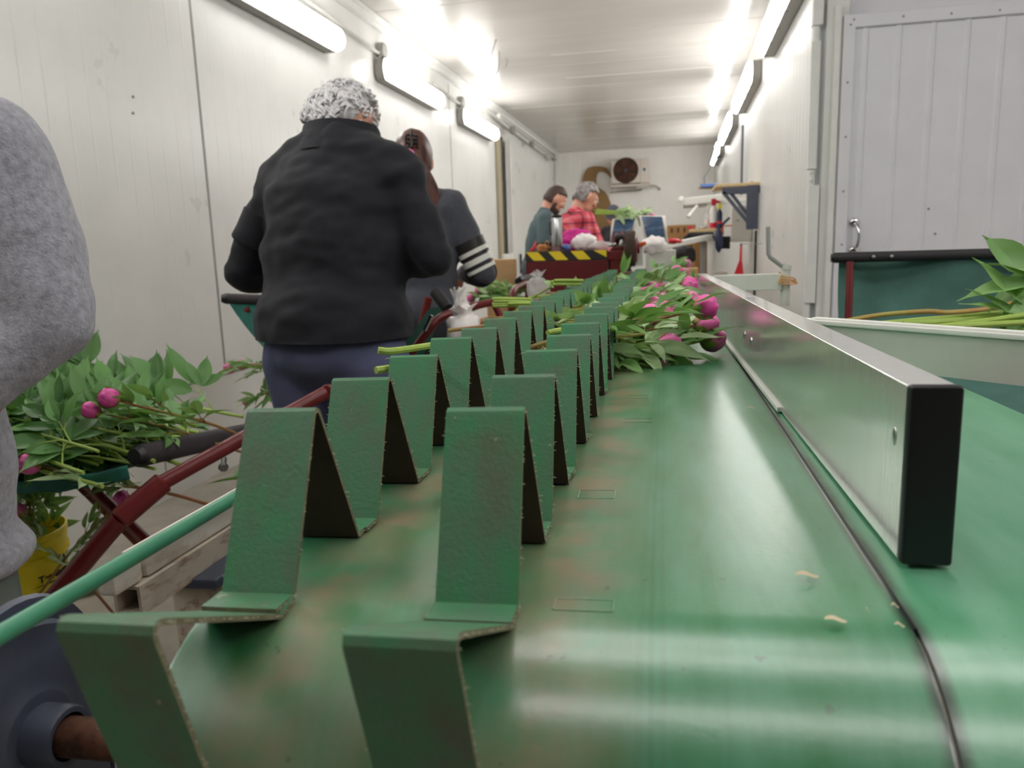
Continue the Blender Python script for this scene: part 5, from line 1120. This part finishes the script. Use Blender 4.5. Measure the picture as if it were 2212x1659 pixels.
cA = P(1487, 572, 6.6); carton((cA.x, 6.7, cA.z - .12), (.16, .25, .18), 'tan cardboard box just behind the pink flower heads', 'cardboard'); carton((cA.x, 6.7, (cA.z - .21) / 2), (.2, .28, cA.z - .21), 'lower cardboard box hidden under the tan one behind flowers', 'cardboard_dark')
cA = P(1514, 550, 8.0); carton((cA.x, 8.1, (cA.z + .13) / 2), (.13, .3, cA.z + .13), 'narrow upright brown carton with white label between white posts', 'cardboard_dark')
crumple('wrapped_stack', P(1474, 553, 7.2), (.12, .1, .09), 'brown grey stack wrapped in clear plastic under the white pole', 'rubber_black', 14, 'wrapped stack', 14, 40)
# white rail frame at the far right
fr_ = T('rail_frame', 'white tube frame with sloping top rail leading to the tool shelf', 'frame', P(1460, 580, 6.6))
b = B(); b.beam(P(1366, 546, 5.9), P(1534, 512, 7.4), .05, .045, bev=.006); b.mk('top_rail', 'white_edge', fr_)
for px, y_, t_ in ((1446, 6.5, 518 + 14), (1534, 7.4, 514), (1541, 7.5, 516)): b = B(); q = P(px, t_, y_); b.box((q.x, y_, q.z / 2), (.045, .045, q.z), bev=.005); b.mk('post', 'white_edge', fr_)
# tool board with odds and ends
tb = P(1515, 498, 7.6); sh_ = T('tool_board', 'small brown wooden board with clamps beneath, at the end of the white rail', 'shelf', (tb.x, 7.6, tb.z - .05)); b = B(); b.box((tb.x + .02, 7.6, tb.z + .0), (.26, .3, .03), bev=.004); b.mk('board', 'wood', sh_)
b = B(); b.box((tb.x, 7.55, tb.z - .05), (.22, .2, .06), bev=.01); b.beam((tb.x - .1, 7.5, tb.z - .03), (tb.x - .15, 7.45, tb.z - .07), .04, .03, bev=.006); b.mk('clamp', 'black_plastic', sh_)
b = B(); b.box((tb.x + .02, 7.62, (tb.z - .08) / 2), (.05, .05, tb.z - .08), bev=.004); b.mk('leg', 'grey_plastic', sh_)
b = B(); b.box((P(1491, 490, 7.5).x, 7.5, tb.z + .028), (.05, .06, .026), bev=.006); tag(b.mk('tape_gun', 'red_plastic'), 'small red thing at the left end of the tool board', 'tool')
b = B(); b.rod((tb.x - .02, 7.5, tb.z + .022), (tb.x + .05, 7.55, tb.z + .022), .009, n=8); tag(b.mk('hand_tool', 'steel'), 'short steel tool lying on the tool board', 'tool')
# spray bottles and can in front of the wall
def bottle(px, y_, w_, ztop, zbot, mb, mc, lb, lab=None, nozzle=True):
    t, q = P(px, ztop, y_), P(px, zbot, y_); rt_ = T('spray_bottle', lb, 'bottle', (q.x, y_, q.z)); r_ = w_ * y_ / FPX / 2; h_ = t.z - q.z; mm = M.Translation((q.x, y_, q.z)); b = B()
    b.lathe([(0, 0), (r_, 0), (r_, h_ * .62), (r_ * .8, h_ * .7), (r_ * .35, h_ * .76), (r_ * .35, h_ * .8), (0, h_ * .8)], 20, mm); b.mk('bottle', mb, rt_)
    b = B(); b.box((q.x, y_, q.z + h_ * .9), (r_ * 1.3, r_ * 1.4, h_ * .22), bev=r_ * .2)
    if nozzle: b.cap((q.x, y_, q.z + h_ * .92), r_ * .5, (q.x + r_ * 1.5, y_, q.z + h_ * .9), r_ * .25, 8)
    b.mk('trigger', mc, rt_)
    if lab:
        b = B(); b.lathe([(r_ * 1.02, h_ * lab[1]), (r_ * 1.02, h_ * lab[2])], 20, mm); b.mk('label', lab[0], rt_)
    return rt_
bottle(1541, 7.5, 15, 430, 494, 'white_edge', 'red_plastic', 'white spray bottle with red trigger on the tool board', ('red_plastic', .02, .2))
bottle(1527, 7.6, 10, 448, 494, 'clear_bag', 'white_edge', 'clear bottle on the tool board left of the red-capped one', ('paper', .2, .42), False)
bottle(1554, 7.4, 11, 440, 494, 'navy', 'yellow', 'blue aerosol can with yellow cap beside the wall bracket', ('red_plastic', .2, .3), False)
b = B(); b.rod(P(1506, 444, 8.1), P(1487, 470, 8.0), .012, .024, n=14); tag(b.mk('funnel_tube', 'white_edge'), 'short white cone hanging slanted under the white wall light', 'tube')
# white light box reaching out from the right wall
lx = P(1515, 432, 8.2); lf = T('light_box', 'white horizontal light housing reaching out from the right wall above the tools', 'light', lx); b = B(); b.beam(P(1478, 437, 8.2), P(1560, 428, 8.2), .2, .075, bev=.01); b.mk('housing', 'white_edge', lf)
b = B(); b.beam(P(1476, 446, 8.2), P(1508, 444, 8.2), .18, .03, bev=.004); b.mk('underside', 'lamp_body', lf); b = B(); b.beam(P(1509, 445, 8.2), P(1528, 443, 8.2), .05, .035, bev=.012); b.mk('tube', 'white_edge', lf)
b = B(); b.lathe([(0, 0), (.03, 0), (.026, .012), (0, .016)], 18, frame(P(1471, 430, 8.2), (1, 0, 0), (0, .3, .95), (0, -.95, .3))); b.mk('mirror_disc', 'white_edge', lf)
b = B(); b.box((RW - .15, 8.2, P(1530, 436, 8.2).z), (.3, .06, .04), bev=.004); b.mk('bracket', 'white_edge', lf)
# shelf on black bracket, right wall
s1 = P(1614, 398, 7.2); zs = s1.z; ws = T('wall_shelf', 'pale wooden shelf on a dark folding bracket on the right wall', 'shelf', (RW, 7.2, zs)); xin = P(1545, 404, 7.2).x
b = B(); b.box(((RW + xin) / 2, 7.5, zs), (RW - xin, .62, .028), bev=.004); b.mk('board', 'wood', ws)
b = B(); b.box((RW - .06, 7.2, zs - .2), (.1, .05, .38), bev=.005); b.box(((RW + xin) / 2 + .03, 7.2, zs - .05), (RW - xin - .06, .04, .06), bev=.005); b.beam((RW - .07, 7.19, zs - .36), (xin + .07, 7.19, zs - .06), .02, .03); b.beam((RW - .07, 7.21, zs - .3), (xin + .13, 7.21, zs - .06), .02, .03); b.mk('bracket', 'blue_grey', ws)
b = B(); b.cap((RW - .08, 7.25, zs + .028), .013, (RW - .05, 7.3, zs + .026), .012); tag(b.mk('soap_bar', 'white_edge'), 'small white lump on the wooden wall shelf', 'lump')
# blue tray and dark post further back
tq = P(1528, 402, 9.6); b = B(); b.box((tq.x + .02, 9.6, tq.z), (.2, .3, .035), bev=.006); bt_ = T('blue_tray', 'blue tray held at the right wall behind the wooden shelf', 'tray', (tq.x, 9.6, tq.z - .02)); b.mk('tray', 'blue_plastic', bt_)
b = B(); b.beam((tq.x - .1, 9.6, tq.z - .02), (RW, 9.6, tq.z - .03), .05, .02); b.mk('arm', 'cardboard', bt_)
b = B(); b.tube([P(1521, 398, 9.65), P(1521, 383, 9.65), P(1531, 366, 9.6), P(1533, 352, 9.6), P(1543, 320, 9.4)], .012, 8); tag(b.mk('hose', 'grey_plastic'), 'grey hose bent down from the far right lamps to the blue tray', 'hose')
b = B(); b.box((RW - .05, 8.6, 2.0), (.02, .05, .7)); tag(b.mk('cable_cover', 'blue_grey'), 'dark vertical strip on the right wall above the wooden shelf', 'strip')
q = P(1553, 331, 13.2); b = B(); b.box(((q.x - .06 + RW) / 2, 13.2, q.z), (RW - q.x + .06, .14, .13), bev=.02); tag(b.mk('switch_box', 'black_plastic'), 'dark box with cables under the end of the right lamps', 'box')
b = B(); b.tube([(RW - .012, 7.35, .3), (RW - .012, 7.35, zs - .4)], .01, 8); tag(b.mk('cable', 'rubber_black'), 'dark cable running down the right wall under the bracket', 'cable')
# electric box, dark gear and brushes on the right wall
e = P(1567, 485, 7.9); eb = T('switch_cabinet', 'cream electric cabinet on the right wall behind the bracket', 'cabinet', (RW - .05, 7.9, e.z - .18)); b = B(); b.box((RW - .1, 7.9, e.z), (.19, .24, .34), bev=.01); b.mk('case', 'white_edge', eb); b = B(); b.box((RW - .197, 7.9, e.z), (.004, .2, .28), bev=.002); b.mk('door', 'trim_white', eb)
b = B(); b.rod((RW - .14, 7.78, e.z + .03), (RW - .14, 7.765, e.z + .03), .008, n=10); b.mk('lock', 'screw', eb)
for px, lb in ((1562, 'left dark block under the cream cabinet'), (1572, 'right dark block under the cream cabinet')):
    q = P(px, 524, 7.9); b = B(); b.box((q.x, 7.9, q.z), (.04, .1, .12), bev=.006); tag(b.mk('socket_block', 'rubber_black'), lb, 'socket', 'dark blocks under the cabinet')
q = P(1553, 520, 7.3); b = B(); b.ball(q + V((0, 0, .0)), (.035, .05, .11), 20, f=lambda k: k * (1 + .2 * NZ.noise(k * 25))); tag(b.mk('work_glove', 'navy', ang=180), 'dark blue cloth hanging beside the white posts', 'cloth')
q = P(1549, 505, 7.45); b = B(); b.tube(spline([P(1543, 520, 7.45), P(1549, 500, 7.45), P(1560, 486, 7.45), P(1576, 470, 7.45)], 5), .012, 8); tag(b.mk('handle_bar', 'blue_grey'), 'dark bent bar reaching up to the wall bracket', 'bar')
q = P(1560, 488, 7.78); b = B(); b.cap(P(1561, 505, 7.78), .013, q, .013); b.rod(q, (RW - .15, 7.79, q.z), .006); tag(b.mk('marker', 'orange'), 'orange red upright piece beside the cream cabinet', 'tool')
bs = T('dustpan_brush', 'bright red hand brush hanging on the right wall', 'brush', P(1596, 590, 6.9)); xw = P(1598, 560, 6.9).x
b = B(); b.rod(P(1601, 528, 6.9), P(1600, 565, 6.9), .008, .012, n=12); b.mk('handle', 'red_plastic', bs)
b = B(); b.rod(P(1601, 526, 6.9), P(1601, 533, 6.9), .0085, n=10); b.mk('grip', 'black_plastic', bs)
q = P(1601, 527, 6.9); b = B(); b.rod(q, (RW + .005, 6.9, q.z), .004, n=8); b.mk('hook', 'screw', bs)
b = B(); b.prism([(q.x, q.z) for q in (P(1597, 563, 6.9), P(1603, 563, 6.9), P(1606, 592, 6.9), P(1586, 592, 6.9))], .025, M.Translation((0, 6.89, 0))); b.mk('pan', 'red_plastic', bs)
q = P(1557, 584, 6.2); b = B(); b.lathe([(0, .0), (.05, 0), (.055, .02), (.056, q.z - .03), (.045, q.z - .008), (0, q.z)], 24, M.Translation((q.x, 6.2, 0))); tag(b.mk('rolled_mat', 'concrete'), 'grey roll with rounded top standing low by the right wall', 'roll')
# red speck heap beside the film
c = P(1455, 521, 6.2); b = B(); b.ball(c, (.06, .05, .02), 20, f=lambda k: k * (1 + .4 * NZ.noise(k * 60))); tag(b.mk('red_cloth', 'red_plastic', ang=180), 'small red cloth lying before the slotted cardboard box', 'cloth')
# ---------------------------------------------------------------- end wall: pumpkin board and cooling unit
yb = END - .06
out = [(1238, 486), (1236, 465), (1242, 440), (1252, 421), (1263, 410), (1258, 392), (1262, 374), (1272, 362), (1290, 359), (1308, 362), (1317, 372), (1321, 386), (1313, 377), (1301, 371), (1291, 374), (1288, 390), (1292, 404), (1308, 416), (1318, 436), (1322, 462), (1320, 490), (1280, 520), (1246, 515)]
def smooth2(o, n=4): return [(q.x, q.y) for q in spline([V((a, c, 0)) for a, c in o + o[:1]], n)][:-1]
b = B(); pts = [P(x, y, yb) for x, y in smooth2(out)]; b.prism([(q.x, q.z) for q in pts], .03, M.Translation((0, yb, 0))); tag(b.mk('pumpkin_board', 'pumpkin_board'), 'brown board cut in the outline of a pumpkin with curled stalk on end wall', 'board')
A_, C_ = P(1320, 345, END - .35), P(1403, 396, END - .35); ac = T('cooling_unit', 'cream box cooling unit with dark round fan grille high on end wall', 'cooling unit', ((A_.x + C_.x) / 2, END, C_.z)); xm = (A_.x + C_.x) / 2; zm = (A_.z + C_.z) / 2; wd, hh = C_.x - A_.x, A_.z - C_.z
b = B(); b.box((xm - wd * .12, END - .19, zm), (wd * .76, .36, hh * .94), bev=.02); b.box((xm + wd * .38, END - .19, zm), (wd * .24, .34, hh * .96), bev=.015); b.mk('case', 'beige_case' if 'beige_case' in MATS else mat('beige_case', lin(214, 204, 194), .5).name, ac)
fc = P(1352, 368, END - .375); b = B(); b.lathe([(0, .0), (.225, .0), (.24, .012), (.245, .004), (.245, -.01)], 40, frame(fc, (1, 0, 0), (0, 0, 1), (0, -1, 0))); b.mk('fan_opening', 'cleat_inside', ac)
b = B()
for r_ in (.05, .1, .15, .2, .23): b.tube([fc + V((math.cos(k * .2618) * r_, -.016, math.sin(k * .2618) * r_)) for k in range(25)], .0045, 6, cap=False)
for k in range(8): a_ = k * .785; b.rod(fc + V((math.cos(a_) * .03, -.018, math.sin(a_) * .03)), fc + V((math.cos(a_) * .2, -.018, math.sin(a_) * .2)), .005, n=6)
b.mk('grille', 'rust', ac)
for k in range(5): a_ = k * 1.2566; b = B(); b.sheet(lambda u, v: fc + V((math.cos(a_ + .9 * v) * (.04 + .18 * u), -.006 - .006 * v, math.sin(a_ + .9 * v) * (.04 + .18 * u))), 6, 6); b.mk('fan_blade', 'rust', ac, ang=180)
b = B(); b.lathe([(0, .012), (.035, .01), (.04, 0)], 20, frame(fc, (1, 0, 0), (0, 0, 1), (0, -1, 0))); b.mk('hub', 'blue_grey', ac)
q = P(1392, 367, END - .37); b = B(); b.box(q, (.085, .004, .1)); b.mk('label', 'white_edge', ac); b = B(); b.lathe([(0, .002), (.03, .002), (.03, 0)], 16, frame(q + V((0, -.002, .01)), (1, 0, 0), (0, 0, 1), (0, -1, 0))); b.box(q + V((0, -.003, -.032)), (.06, .003, .008)); b.mk('round_mark', 'film_blue', ac)
b = B(); b.box((xm, END - .2, zm - hh / 2 - .02), (wd * 1.04, .4, .04), bev=.008); b.rod((xm - wd * .4, END - .3, zm - hh / 2 - .18), (xm - wd * .4, END - .3, zm - hh / 2), .008); b.mk('drip_tray', MATS['beige_case'], ac)
b = B(); b.rod(P(1375, 403, END - .3), P(1402, 402, END - .3), .035, n=18); b.mk('drain_pipe', 'white_edge', ac)
b = B(); b.tube(spline([P(1318, 416, END - .05), P(1350, 413, END - .06), P(1384, 410, END - .15), P(1384, 404, END - .25)], 5), .014, 8); b.tube(spline([P(1405, 400, END - .2), P(1417, 402, END - .1), P(1424, 408, END - .03)], 5), .012, 8); b.box(P(1424, 408, END - .03), (.05, .04, .04), bev=.01); b.mk('pipe', 'lamp_body', ac)
